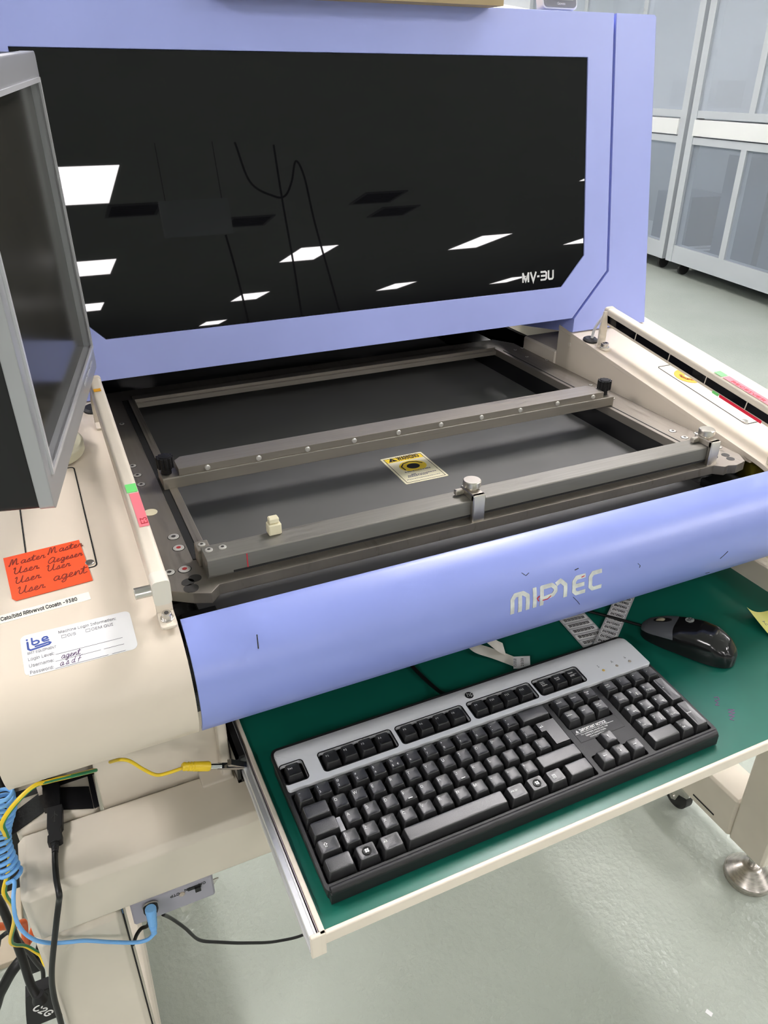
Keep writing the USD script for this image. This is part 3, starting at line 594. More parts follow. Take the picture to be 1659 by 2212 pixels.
# light curtains: a bar over each cover
def curtain(x0, x1, face, label):
    """bar from y=.575 to .940; face: x of the side with the black window, s its outward sign"""
    s = -1 if face == x0 else 1
    zb = lambda y: -.361+SL*(y-.718); ya, yb = (.572, .940) if s < 0 else (.560, .935)
    e = np.array([0, 1, SL])/math.hypot(1, SL); nrm = np.array([0, -SL, 1])/math.hypot(1, SL)
    O = np.array([0, ya, zb(ya)]); ln = (yb-ya)*math.hypot(1, SL)
    hw = x1-x0
    sec = rrect(0, 0, hw, .0255, .004).difference(sbox(-1, .0048, .0012, .0158) if s < 0 else sbox(hw-.0012, .0048, 1, .0158))
    bar = obj('light_curtain', ext(sec, ln, O+np.array([x0, 0, 0]), (1, 0, 0), nrm, h0=-ln), 'cream', MX, 25, label=label)
    fx = x0+.0006 if s < 0 else x1-.0006
    cuts = [0, .148, .221, .294, .366, ln]; cuts = [0, .075, .148, .221, .294, ln]
    for a, b in zip(cuts[:-1], cuts[1:]):
        g = sbox(a+.0010, .0050, b-.0010, .0156); obj('window_strip', ext(g, .0006, O+np.array([fx-.0003, 0, 0]), e, nrm), 'black_acrylic', bar)
        if b < ln: obj('seam', ext(sbox(b-.0006, .0046, b+.0006, .0160), .0016, O+np.array([x0-.0001 if s < 0 else x1-.0015, 0, 0]), e, nrm), 'cream', bar)
    for yy in (0, ln-.002):
        pass
    capm = ext(rrect(-.0004, -.0004, hw+.0004, .0259, .004), .014, O+np.array([x0, 0, 0])+e*.008, (1, 0, 0), nrm, h0=0); obj('end_cap', capm, 'cream_cap', bar, 25)
    capm = ext(rrect(-.0004, -.0004, hw+.0004, .0259, .004), .006, O+np.array([x0, 0, 0])+e*ln, (1, 0, 0), nrm, h0=0); obj('end_cap', capm, 'cream', bar, 25)
    return bar, O, e, nrm
barR, OR, EB, NB = curtain(.8105, .8265, .8105, 'cream light curtain bar on the right cover')
barL, OL, _, _ = curtain(.0450, .0590, .0590, 'cream light curtain bar on the left cover')
# brackets: foot on the cover, upright to the bar
def bracket(x0, x1, y, yfoot, bar, bolt=True, knob_x=None, up=.055):
    zc = cov_z(y)
    b = obj('bar_bracket', join(ext(Polygon([(x0, -.001), (x1, -.001), (x1, .030), (x1-.004, up), (x0+.004, up), (x0, .030)]), .003, (0, y+.0015, zc), (1, 0, 0), (0, 0, 1)),
                            ext(rrect(x0, 0, x1, abs(yfoot-y), .003), .0025, (0, min(y, yfoot), cov_z(min(y, yfoot))+.0004), (1, 0, 0), (0, 1, SL))), 'cream', MX)
    if bolt:
        for xx in ([(x0+x1)/2] if bolt == 1 else [x0+.004, x1-.005]):
            yy = (y+yfoot)/2; k = obj('bolt', join(lathe([(.0058, 0), (.0058, .0012)], (xx, yy, cov_z(yy)+.0028), (0, -SL, 1)), lathe([(.0042, 0), (.0042, .005), (.0038, .0058)], (xx, yy, cov_z(yy)+.004), (0, -SL, 1))), 'steel', b, 30)
            obj('socket', cyl((xx, yy-.0058*SL, cov_z(yy)+.0093), (0, -SL, 1), .0021, .0008, 6), 'socket_dark', k)
    return b
bL = bracket(.0470, .0615, .5795, .5585, barL, 1, up=.036)
bL2 = bracket(.0430, .0565, .925, .908, barL, 0)
bR = bracket(.7955, .8090, .925, .907, barR, 2)
bR2 = bracket(.792, .8135, .5795, .5585, barR, 1, up=.034)
p0 = OL+NB*.010+EB*.004; obj('mount_pin', cyl((.0450, p0[1], p0[2]), (-1, 0, 0), .005, .014, 24), 'steel', bL)
obj('cap_slot', join(box(.0505, .0540, OL[1]-.0066, OL[1]-.0057, OL[2]+.010, OL[2]+.0165)), 'slot_black', barL)
# stickers on the bars
def bar_sticker(bar, O, x0, x1, a, b, look, h=.0258):
    obj('sticker', ext(sbox(x0, a, x1, b), .0002, O+NB*h, (1, 0, 0), EB), look, bar)
bar_sticker(barL, OL, .0480, .0580, .128, .142, 'green_label'); bar_sticker(barL, OL, .0495, .0584, .072, .126, 'pink_label'); bar_sticker(barL, OL, .0470, .0550, .338, .345, 'amber_label')
obj('print', put(text('E3', .006, .0003), OL+NB*.0260+EB*.076+np.array([.0577, 0, 0]), EB, (-1, 0, 0)), 'red_ink', barL)
bar_sticker(barR, OR, .8125, .824, .127, .141, 'green_label'); bar_sticker(barR, OR, .8125, .8245, .045, .125, 'pink_label')
obj('sticker', ext(sbox(.045, .0003, .118, .0044), .0002, OR+np.array([.8105, 0, 0]), -EB*-1, NB, h0=-.0003), 'red_label', barR); obj('sticker', ext(sbox(.120, .0003, .131, .0044), .0002, OR+np.array([.8105, 0, 0]), EB, NB, h0=-.0003), 'green_label', barR)
scrb = [LineString([(.0, i*.0008+RNG.uniform(-.001, .001)), (.055, i*.0008+RNG.uniform(-.001, .001))]).buffer(.0003) for i in range(4)]
obj('print', put(text('RECEIVER', .0048, .0003, width=.056), OR+NB*.0260+EB*.112+np.array([.8145, 0, 0]), -EB, (1, 0, 0)), 'red_ink', barR)
# cable and grommet of the right bar, grommet of the left
gm = lathe([(.012, 0), (.012, .0025), (.009, .0045), (.004, .0045)], (.800, .948, cov_z(.948)), (0, -SL, 1)); g1 = obj('grommet', gm, 'rubber_black', MX, 30)
obj('cable', tube([(.802, .948, cov_z(.948)+.003), (.804, .946, cov_z(.948)+.02), (.809, .940, -.322), (.815, .9405, -.316)], .0022), 'device_white', g1, True)
g2 = obj('grommet', lathe([(.012, 0), (.012, .0025), (.009, .0045), (.004, .0045)], (.0460, .960, cov_z(.960)), (0, -SL, 1)), 'rubber_black', MX, 30)

# ------------------------------------------------------------------ notes and labels on the left cover
def cov_px(x, y): return apl(x, y, np.array([0, .573, -.413]), np.array([0, -SL, 1.]))
n0, n1 = cov_px(17, 1210), cov_px(203, 1266)
tn = T_OF_Y(.639); note = thing('sticky_note', 'orange sticky note with four lines of dark cursive handwriting on the left cover', 'note', (-.032, .67, cov_z(.67)))
NR = math.atan2(.0045, .068); cn, sn = math.cos(NR), math.sin(NR)
def on_note(m, dx=0, dy=0):
    v, f = arr(m); v = v.copy(); x, y = v[:, 0]+dx, v[:, 1]+dy; v[:, 0], v[:, 1] = x*cn-y*sn, x*sn+y*cn; v[:, 2] += .0005; return wrap((v, f), -.0665, tn)
obj('paper', on_note(gridded(ext(sbox(0, 0, .0685, .0645).difference(Polygon([(0, 0), (.003, 0), (0, .004)])), .0004), 2)), 'paper_orange', note)
pw = []
for x, y, s, h in ((.0030, .0500, 'Master', .0088), (.0378, .0535, 'Master', .0088), (.0050, .0365, 'User.', .0092), (.0355, .0395, 'Aegeser', .0080), (.0045, .0225, 'User.', .0092), (.0330, .0285, 'User', .0088), (.0050, .0075, 'User.', .0095), (.0360, .0130, 'agent', .0110)):
    g, w = pen_text(s, h, .0009); pw.append(ext(g, .0002, (x, y, .0004)))
obj('handwriting', on_note(join(*pw)), 'brown_ink', note)
st = thing('label_strip', 'narrow white printed label strip below the orange note', 'label', (-.04, .622, cov_z(.622)))
t2 = T_OF_Y(.6145); SR = math.atan2(.0045, .075)
def on_strip(m):
    v, f = arr(m); v = v.copy(); x, y = v[:, 0].copy(), v[:, 1].copy(); v[:, 0], v[:, 1] = x*math.cos(SR)-y*math.sin(SR), x*math.sin(SR)+y*math.cos(SR); return wrap((v, f), -.0855, t2)
obj('paper', on_strip(gridded(ext(sbox(0, 0, .0825, .0105), .0003), 2)), 'paper_cream', st)
obj('print', on_strip(join(put(text('or Cato/bltd RRtvwvot Cooatn -9380', .0046, .0002, True, width=.068), (.0035, .0030, .0003), (1, 0, 0), (0, 1, 0)))), 'black_ink', st)
lg = thing('login_label', 'white rounded login information label with a blue logo on the cover nose', 'label', (-.02, .575, cov_z(.575)))
t3 = T_OF_Y(.5535)+.0005; LW, LH = .0895, .0425
def on_login(m): return wrap(m, -.0640, t3)
g = rrect(0, 0, LW, LH, .005, 5).difference(sbox(-.1, -.1, .003, .0018))
mm = trimesh.Trimesh(*arr(ext(g, .0003)), process=False).subdivide_to_size(.006); obj('paper', on_login((mm.vertices, mm.faces)), 'paper_white', lg)
tx = lambda s, h, x, y, w=None, bold=False: put(text(s, h, .0002, bold, width=w), (x, y, .0003), (1, 0, 0), (0, 1, 0))
obj('print', on_login(join(tx('Machine Login Information:', .0030, .0300, .0350, .047), tx('O/S', .0030, .0365, .0292), tx('OEM GUI', .0030, .0560, .0292),
    *[ext(sbox(x, .0290, x+.0038, .0322).difference(sbox(x+.0003, .0293, x+.0035, .0319)), .0002, (0, 0, .0003)) for x in (.0318, .0513)],
    tx('SMT EQUIPMENT', .0024, .0040, .0205, .0225), tx('Login Level:', .0030, .0040, .0142, .0200), tx('Username:', .0030, .0040, .0078, .0190), tx('Password:', .0030, .0040, .0015, .0180),
    *[ext(sbox(a, y, b, y+.0003), .0002, (0, 0, .0003)) for a, b, y in ((.0250, .0790, .0138), (.0240, .0600, .0072), (.0625, .0790, .0072), (.0230, .0650, .0008), (.0680, .0790, .0008))])), 'grey_ink', lg)
lgp = [LineString([(.005, .0362), (.005, .0365)]).buffer(.0008), LineString([(.0052, .0335), (.0052, .0262), (.0068, .0245), (.0215, .0262), (.0228, .0275), (.0215, .0285), (.011, .0272)]).buffer(.0008),
       LineString([(.0088, .0370), (.0088, .0305), (.0100, .0292), (.0128, .0298), (.0140, .0310), (.0138, .0325), (.0122, .0335), (.0100, .0330)]).buffer(.0007), LineString([(.0170, .0322), (.0212, .0330), (.0205, .0350), (.0185, .0352), (.0170, .0340), (.0168, .0318), (.0180, .0305), (.0215, .0308)]).buffer(.0007)]
obj('logo', on_login(ext(unary_union(lgp), .0002, (0, 0, .0003))), 'blue_ink', lg)
ga, _ = pen_text('agent', .0056, .00042, .3); gb, _ = pen_text('asdF', .0056, .00042, .3, .25)
obj('handwriting', on_login(join(ext(ga, .0002, (.0285, .0085, .0003)), ext(gb, .0002, (.0265, .0022, .0003)))), 'purple_ink', lg)

# ------------------------------------------------------------------ monitor over the left cover
yw, rl = .226, .055; K = .9
d_ = np.array([math.sin(yw), math.cos(yw), 0]); n_ = np.array([math.cos(yw), -math.sin(yw), 0]); u_ = np.array([0, 0, 1.0])
MD, MU = d_*math.cos(rl)+u_*math.sin(rl), u_*math.cos(rl)-d_*math.sin(rl); MN = np.cross(MD, MU)
MP = ray(184.5, 747.5)*.995*K; MW, MH = .332*K, .30*K                     # far lower screen corner, screen size
mon = thing('monitor', 'silver-bezelled flat monitor seen edge-on at the left', 'monitor', (-.02, .85, cov_z(.85)))
def mon_pt(poly, h, h0): return ext(poly, h, MP, MD, MU, h0)                # u along MD (0 at far inner edge, -MW near), v up, h out of the screen
so = sbox(-MW, 0, 0, MH); bo = rrect(-MW-.020, -.030, .012, MH+.026, .006, 4)
obj('bezel', mon_pt(bo.difference(so), .012, -.006), 'bezel_silver', mon, 30)
ch = so.buffer(.004, join_style=2).difference(so); obj('inner_trim', mon_pt(ch, .0045, .0035), 'bezel_light', mon)
obj('screen', mon_pt(so, .003, -.005), 'screen_glass', mon)
obj('housing', mon_pt(bo.buffer(-.001), .045, -.051), 'case_black', mon)
obj('rear_shell', mon_pt(rrect(-MW+.03, .02, -.05, MH-.03, .02), .03, -.081), 'case_black', mon)
obj('button', join(*[mon_pt(sbox(a, -.0155, a+.020, -.0125), .0008, .006) for a in (-.035, -.060, -.085)]), 'bezel_light', mon)
bc = (-.012, .872); obj('stand_base', lathe([(.036, 0), (.037, .002), (.037, .011), (.035, .013)], (bc[0], bc[1], cov_z(bc[1])+.003), (0, -SL, 1), 48), 'stand_ivory', mon, 30)
pb = MP-MD*MW/2+MU*.1-MN*.075
obj('stand_post', tube([(bc[0], bc[1], cov_z(bc[1])+.012), (bc[0]-.012, bc[1]-.01, cov_z(bc[1])+.04), (bc[0]-.05, bc[1]-.05, cov_z(bc[1])+.09), pb], .010), 'case_black', mon, True)

# ------------------------------------------------------------------ keyboard tray
TZ = -.615
tr = thing('keyboard_tray', 'pull-out keyboard tray with a green mat and cream metal edges', 'tray', (.48, .52, TZ-.03))
obj('mat', box(.1175, .850, .3685, .86, TZ-.003, TZ), 'green_mat', tr, label='glossy green work mat')
obj('tray_pan', box(.1150, .853, .3670, .87, TZ-.0105, TZ-.003), 'cream', tr)
obj('front_edge', box(.1150, .853, .3640, .3685, TZ-.0115, TZ+.0022, c=.0008), 'cream', tr)
obj('side_wall', join(box(.1125, .1172, .3640, .87, TZ-.0215, TZ+.004, c=.0006), box(.104, .1172, .3635, .3675, TZ-.0235, TZ+.004, c=.0006)), 'cream', tr)
obj('side_wall', join(box(.8500, .8535, .3640, .87, TZ-.0215, TZ+.032, c=.0006), box(.8535, .872, .45, .87, TZ+.028, TZ+.032)), 'cream', tr)
obj('slide', join(box(.1085, .1120, .3677, .87, TZ-.0215, TZ+.0015), box(.1035, .1120, .3677, .87, TZ-.003, TZ+.0015, c=.0006), box(.1035, .1120, .3677, .87, TZ-.0215, TZ-.016, c=.0006), tube([(.1068, .368, TZ-.009), (.1068, .86, TZ-.009)], .0022, smooth=0), tube([(.1095, .368, TZ+.0017), (.1095, .86, TZ+.0017)], .0010, smooth=0)), 'slide_steel', tr, 40)
obj('slide_channel', join(box(.0985, .1020, .575, .88, TZ-.030, TZ+.008), box(.0985, .1085, .575, .88, TZ+.004, TZ+.008), box(.0985, .1085, .575, .88, TZ-.030, TZ-.026)), 'slide_black', tr)
obj('slide_bracket', join(box(.0880, .0980, .604, .6205, TZ-.045, TZ+.035, c=.001), box(.064, .0980, .598, .6205, TZ-.046, TZ-.043)), 'cream_frame', MX)
sg = []
for pts in (((1543, 1507), (1550, 1506), (1553, 1511), (1545, 1514), (1551, 1518), (1546, 1523), (1553, 1524)), ((1573, 1533), (1586, 1534), (1574, 1539), (1587, 1540), (1575, 1546), (1586, 1547), (1577, 1553), (1585, 1556))):
    sg.append(LineString(spline([az(x, y, TZ)[:2] for x, y in pts], 5)).buffer(.0006))
obj('marker_scribble', ext(unary_union(sg), .0002, (0, 0, TZ+.0001)), 'purple_ink', tr)

# ------------------------------------------------------------------ keyboard
U1 = .01905; KT = .0709; KO = np.array([.1326, .4818, -.5854]); KU = np.array([1., 0, 0]); KV = np.array([0, math.cos(KT), math.sin(KT)]); KN = np.cross(KU, KV)
kb = thing('keyboard', 'black and silver wired keyboard lying on the green mat', 'keyboard', (.35, .47, TZ))
def kput(m): return put(m, KO, KU, KV)
mmU = lambda x: x*U1
BX0, BX1, BY0, BY1 = -.0045, .4405, -.0950, .0685
# outline of body; floor of wells at -.0125, frame at -.0065, silver panel at -.0045
bodyp = rrect(BX0, BY0, BX1, BY1, .008, 5)
wells = [rrect(-.0015, mmU(-4.55), mmU(15)+.0015, mmU(.53), .002), rrect(mmU(15.38), mmU(-1.55), mmU(18.42), mmU(.53), .002), unary_union([rrect(mmU(15.38), mmU(-4.55), mmU(18.42), mmU(-3.47), .002), rrect(mmU(16.38), mmU(-3.6), mmU(17.42), mmU(-2.47), .002)]), rrect(mmU(18.83), mmU(-4.55), mmU(22.89), mmU(.53), .002)]
fw = [rrect(mmU(a)-.0012, mmU(1.65-.56)-.001, mmU(b)+.0012, mmU(1.65+.60), .003) for a, b in ((-.05, 1.03), (2.05, 6.08), (6.53, 10.53), (11.02, 15.05), (15.42, 18.45))]
# wedge body down to the mat
def wedge(g, top, bot_in=0.0):
    v, f = arr(ext(g, 1.0)); v = v.copy(); lo = v[:, 2] < .5
    P = KO+v[:, :1]*KU+v[:, 1:2]*KV+KN*top; Q = P.copy(); Q[:, 2] = TZ+.0015
    return np.where(lo[:, None], Q, P), f
obj('body', join(wedge(bodyp.buffer(-.002), -.0135), kput(ext(bodyp.difference(unary_union(wells+fw)), .0065, (0, 0, -.0135)))), 'body_black', kb)
lip = tube([(BX0+.004, BY0+.0025, -.0085), (BX1-.004, BY0+.0025, -.0085)], .0038, smooth=0, n=14)
obj('front_lip', join(kput(lip), wedge(sbox(BX0+.003, BY0-.0012, BX1-.003, BY0+.004), -.009)), 'body_black', kb, 30)
obj('key_floor', kput(ext(bodyp.buffer(-.004), .001, (0, 0, -.0135))), 'well_black', kb)
silv = unary_union([rrect(-.0022, .0128, BX1-.002, BY1-.0018, .009, 6), rrect(-.0022, .0128, BX1-.002, .04, .003)]).difference(unary_union(fw))
vs = trimesh.Trimesh(*arr(ext(silv, .0052, (0, 0, -.0080))), process=False).subdivide_to_size(.012); v = vs.vertices.copy()
k = np.clip((v[:, 1]-.050)/.0167, 0, 1); v[:, 2] -= .0048*k**2
obj('top_panel', kput((v, vs.faces)), 'silver_paint', kb, 35, label='silver panel behind the keys')
rimg = unary_union([g.buffer(.0011).difference(g) for g in fw]); obj('panel_rim', kput(ext(rimg, .0012, (0, 0, -.0038))), 'body_black', kb)
hpx0 = (.2180, .0520); obj('logo', kput(ext(Point(*hpx0).buffer(.0048), .0004, (0, 0, -.0031))), 'body_black', kb)
obj('logo_letter', kput(put(text('hp', .0052, .0003), (hpx0[0]-.0028, hpx0[1]-.0016, -.0027), (1, 0, 0), (.2, 1, 0))), 'foil_silver', kb)
for x, s, k in ((.3799, '1', 'led_amber'), (.3991, 'A', 'led_clear'), (.4179, '\u2193', 'led_clear')):
    obj('indicator', kput(lathe([(.0018, 0), (.0017, .0005), (.0008, .0009)], (x, .0252, -.0030), n=16)), k, kb)
    obj('mark', kput(put(text(s, .0034, .0002), (x-.0030, .0310, -.0029), (1, 0, 0), (0, 1, 0))), 'grey_ink', kb)
LEG = {'bksp': '\u2190', 'tab': 'Tab', 'shift': '\u21e7', 'enter': '\u21b5'}
def key_ring(x0, x1, y0, y1, r, n=4):
    g = rrect(x0, y0, x1, y1, r, n); c = np.array(g.exterior.coords)[:-1]; return c if g.exterior.is_ccw else c[::-1]
def key_mesh(w, h, top_dz=0.0, hgt=.0122, dish=.0006):
    """tapered cap, top surface shifted to the back and dished; centre at (0, 0), top at 0"""
    bw, bh = w/2-.0006, h/2-.0006; tw, th = w/2-.0034, h/2-.0029; dy = .0012
    R0 = [(bw, bh, 0, -hgt, .0012), (tw+.0007, th+.0007, dy, -.0012, .0018), (tw+.0002, th+.0002, dy, -.0003, .0018), (tw-.0004, th-.0004, dy, 0, .0018)]
    rings = [np.c_[key_ring(-a, a, -b+y, b+y, r), np.full(len(key_ring(-a, a, -b+y, b+y, r)), z)] for a, b, y, z, r in R0]
    base = rings[-1]; cen = np.array([0, dy, 0])
    for q in (.75, .5, .25):
        r = cen+(base-cen)*q; xx = r[:, 0]/max(tw, 1e-6); dd = dish if w < .025 else -.0002
        r[:, 2] = -dd*(1-xx**2); rings.append(r)
    n = len(base); V = np.vstack(rings+[np.array([[0, dy, -(dish if w < .025 else -.0002)]])]); Fc = []
    for i in range(len(rings)-1):
        for j in range(n): a, b = i*n+j, i*n+(j+1) % n; Fc += [(a, b, b+n), (a, b+n, a+n)]
    o = (len(rings)-1)*n
    for j in range(n): Fc.append((o+j, o+(j+1) % n, len(V)-1))
    return V, np.array(Fc)
def legend(items):
    """items: (text, height mm, x mm, y mm) measured from the key's top centre"""
    return join(*[text(s, h/1000, .00018, at=(x/1000, y/1000)) for s, h, x, y in items])
def add_key(u, v, wu, items, hu=1.0, extra=None):
    w, h = wu*U1, hu*U1; kx, ky = u*U1, v*U1
    vv, ff = key_mesh(w, h); vv = vv+np.array([kx, ky, 0])
    kq = obj('key', kput((vv, ff)), 'key_black', kb, 28)
    ms = []
    x0 = -(w/2-.0034)*1000+1.2
    for s, hh, x, y in items:
        ms.append(put(text(s, hh/1000, .00018), (kx+(x0+x)/1000, ky+.0012+y/1000, -.0002), (1, 0, 0), (0, 1, 0)))
    if extra: ms += [put(m, (kx, ky+.0012, -.0002), (1, 0, 0), (0, 1, 0)) for m in extra]
    if ms: obj('legend', kput(join(*ms)), 'white_ink', kq)
    return kq
two = lambda a, b: [(a, 2.3, 0, 1.8), (b, 2.3, 0, -3.6)]
ltr = lambda c: [(c, 3.0, 0, .9)]
def arrow(dx, dy, s=.0022):
    d = np.array([dx, dy], float); q = np.array([-dy, dx]); sh = LineString([-d*s, d*s*.6]).buffer(.00028, cap_style=2); hd = Polygon([d*s*1.1, d*s*.3+q*s*.42, d*s*.3-q*s*.42]); return unary_union([sh, hd])
def sh_arrow(cx, cy, g): return ext(affinity.translate(g, cx, cy), .00018)
up_hollow = Polygon([(0, .0026), (.0021, .0004), (.0009, .0004), (.0009, -.0022), (-.0009, -.0022), (-.0009, .0004), (-.0021, .0004)]); up_hollow = up_hollow.difference(up_hollow.buffer(-.0004, join_style=2))
shifted = {1: '!', 2: '@', 3: '#', 4: '$', 5: '%', 6: '^', 7: '&', 8: '*', 9: '(', 0: ')'}
add_key(.5, 1.65, 1, [('Esc', 2.1, -.1, 1.0)])
for i, u in enumerate([2.57+k for k in range(4)]+[7.05+k for k in range(4)]+[11.53+k for k in range(4)]): add_key(u, 1.65, 1, [('F%d' % (i+1), 2.1, -.1, 1.0)])
add_key(15.95, 1.62, 1, [('Print', 1.6, -.2, 2.2), ('Scrn', 1.6, -.2, -.1), ('SysRq', 1.6, -.2, -2.6)]); add_key(16.95, 1.62, 1, [('Scroll', 1.6, -.2, 1.5), ('Lock', 1.6, .6, -.9)])
add_key(17.95, 1.62, 1, [('Pause', 1.6, -.4, 2.0), ('Break', 1.6, -.2, -2.4)], extra=[ext(sbox(-.004, -.0005, .004, -.0002), .00018)])
add_key(.5, 0, 1, two('~', '`'))
for i, c in enumerate([1, 2, 3, 4, 5, 6, 7, 8, 9, 0]): add_key(1.5+i, 0, 1, two(shifted[c], str(c))+([('\u20ac', 2.4, 5.2, -3.6)] if c == 5 else []))
add_key(11.5, 0, 1, two('_', '-')); add_key(12.5, 0, 1, two('+', '='))
add_key(14.0, 0, 2, [], extra=[sh_arrow(-.0115, -.0005, arrow(-1, 0))])
add_key(.75, -1, 1.5, [('\u21e4', 2.6, .4, 1.0), ('\u21e5', 2.6, .4, -2.4)])
for i, c in enumerate('QWERTYUIOP'): add_key(2+i, -1, 1, ltr(c))
add_key(12, -1, 1, two('{', '[')); add_key(13, -1, 1, two('}', ']'))
kc = add_key(.80, -2, 1.55, [('Caps', 1.9, .6, .9), ('Lock', 1.9, .6, -1.6)])
obj('key_step', kput(box(mmU(1.46), mmU(1.72), mmU(-2.36), mmU(-1.56), -.0080, -.0062)), 'liner_grey', kc)
for i, c in enumerate('ASDFGHJKL'):
    add_key(2.25+i, -2, 1, ltr(c), extra=[ext(rrect(-.0022, -.0050, .0022, -.0042, .0003), .0004)] if c in 'FJ' else None)
add_key(11.25, -2, 1, two(':', ';')); add_key(12.25, -2, 1, two('"', "'")); add_key(13.25, -2, 1, two('|', '\\'))
# L-shaped enter
eg = [Polygon([(mmU(13.5)+i, mmU(-.5)-i), (mmU(13.5)+i, mmU(-1.5)+j), (mmU(13.78)+i, mmU(-1.5)+j), (mmU(13.78)+i, mmU(-2.5)+j2), (mmU(15)-i, mmU(-2.5)+j2), (mmU(15)-i, mmU(-.5)-i)]) for i, j, j2 in ((.0006, .0006, .0006), (.0032, .0040, .0040))]
def loft2(a, b, za, zb):
    A, B = np.array(a.exterior.coords)[:-1], np.array(b.exterior.coords)[:-1]; n = len(A)
    V = np.vstack([np.c_[A, np.full(n, za)], np.c_[B, np.full(n, zb)]]); Fc = []
    ccw = a.exterior.is_ccw
    for j in range(n):
        q = [(j, (j+1) % n, (j+1) % n+n), (j, (j+1) % n+n, j+n)]; Fc += q if ccw else [t[::-1] for t in q]
    return V, np.array(Fc)
ek = obj('key', kput(join(loft2(eg[0], eg[1], -.0122, -.0008), ext(eg[1].buffer(-.0003), .0008, (0, 0, -.0008)))), 'key_black', kb, 28)
obj('legend', kput(join(ext(unary_union([affinity.translate(arrow(-1, 0), mmU(13.5)+.0068, mmU(-1)+.0005), sbox(mmU(13.5)+.0078, mmU(-1)+.0003, mmU(13.5)+.0082, mmU(-1)+.0025)]), .00018, (0, 0, 0)))), 'white_ink', ek)
add_key(.625, -3, 1.25, [], extra=[sh_arrow(-.0028, .0005, up_hollow)]); add_key(1.75, -3, 1, two('|', '\\'))
for i, c in enumerate('ZXCVBNM'): add_key(2.75+i, -3, 1, ltr(c))
add_key(9.75, -3, 1, two('<', ',')); add_key(10.75, -3, 1, two('>', '.')); add_key(11.75, -3, 1, two('?', '/')); add_key(13.625, -3, 2.75, [], extra=[sh_arrow(-.0185, .0005, up_hollow)])
ring = Point(0, 0).buffer(.0042).difference(Point(0, 0).buffer(.0030))
def win_key(u, wu):
    kq = add_key(u, -4, wu, [])
    c = np.array([u*U1, -4*U1+.0012]); obj('emblem_ring', kput(ext(affinity.translate(ring, *c), .0003, (0, 0, -.0001))), 'well_black', kq)
    fl = unary_union([affinity.skew(sbox(x, y, x+.0016, y+.0015), 0, 12) for x in (-.0018, .0002) for y in (-.0017, .0002)]); obj('emblem', kput(ext(affinity.translate(fl, *c), .0003, (0, 0, 0))), 'white_ink', kq)
add_key(.75, -4, 1.5, [('Ctrl', 2.1, .8, .6)]); win_key(2.12, 1.2); add_key(3.38, -4, 1.25, [('Alt', 2.1, .2, .6)]); 
add_key(6.88, -4, 5.72, []); add_key(10.37, -4, 1.2, [('Alt Gr', 2.1, .3, .2)]); win_key(11.55, 1.15)
mg = unary_union([sbox(-.0018, -.0022, .0018, .0022).difference(sbox(-.0014, -.0018, .0014, .0018))]+[sbox(-.0011, y, .0011, y+.0003) for y in (-.0012, -.0003, .0006, .0014)])
add_key(12.72, -4, 1.15, [], extra=[sh_arrow(-.0024, -.0002, mg)]); add_key(14.15, -4, 1.65, [('Ctrl', 2.1, 1.2, .9)])
for u, v, it in ((15.9, 0, [('Insert', 1.7, -.2, .4)]), (16.9, 0, [('Home', 1.7, -.3, .4)]), (17.9, 0, [('Page', 1.7, -.2, 1.6), ('Up', 1.7, .8, -.9)]), (15.9, -1, [('Delete', 1.7, -.3, .4)]), (16.9, -1, [('End', 1.7, .3, .4)]), (17.9, -1, [('Page', 1.7, -.2, 1.6), ('Down', 1.7, -.2, -.9)])): add_key(u, v, 1, it)
for u, v, d in ((16.9, -3, (0, 1)), (15.9, -4, (-1, 0)), (16.9, -4, (0, -1)), (17.9, -4, (1, 0))): add_key(u, v, 1, [], extra=[sh_arrow(-.0005, .0003, arrow(*d))])
NP = 19.357
add_key(NP, 0, 1, [('Num', 1.8, -.1, 1.4), ('Lock', 1.8, -.1, -1.2)]); add_key(NP+1, 0, 1, [('/', 2.6, .8, .4)]); add_key(NP+2, 0, 1, [('*', 2.8, .8, .2)]); add_key(NP+3, 0, 1, [('-', 2.6, .8, .4)])
dn = (0, -1)
for r, row in enumerate((('7', '8', '9'), ('4', '5', '6'), ('1', '2', '3'))):
    for c, s in enumerate(row):
        sub = {'7': 'Home', '9': 'Pg Up', '1': 'End', '3': 'Pg Dn'}.get(s); ar = {'8': (0, 1), '4': (-1, 0), '6': (1, 0), '2': (0, -1)}.get(s)
        add_key(NP+c, -1-r, 1, [(s, 2.8, -.2, .9)]+([(sub, 1.7, .6, -3.4)] if sub else []), extra=[sh_arrow(.0012, -.0026, arrow(*ar))] if ar else ([ext(rrect(-.0020, -.0050, .0020, -.0043, .0003), .0004)] if s == '5' else None))
add_key(NP+3, -1.5, 1, [('+', 2.8, .6, 1.5)], hu=2); add_key(NP+3, -3.5, 1, [('Enter', 1.8, -.3, .6)], hu=2); add_key(NP+.5, -4, 2, [('0', 2.8, -.2, .9), ('Ins', 1.7, .4, -3.0)]); add_key(NP+2, -4, 1, [('.', 2.8, .2, 1.4), ('Del', 1.7, .4, -3.0)])
nx, ny = mmU(15.45), mmU(-2.0)
obj('notice_plate', kput(ext(sbox(nx, ny-.0100, nx+.0570, ny+.0075), .0002, (0, 0, -.0070))), 'body_black', kb)
tri = Polygon([(.0008, .0022), (.0046, .0022), (.0027, .0056)]).difference(sbox(.0025, .0028, .0029, .0044))
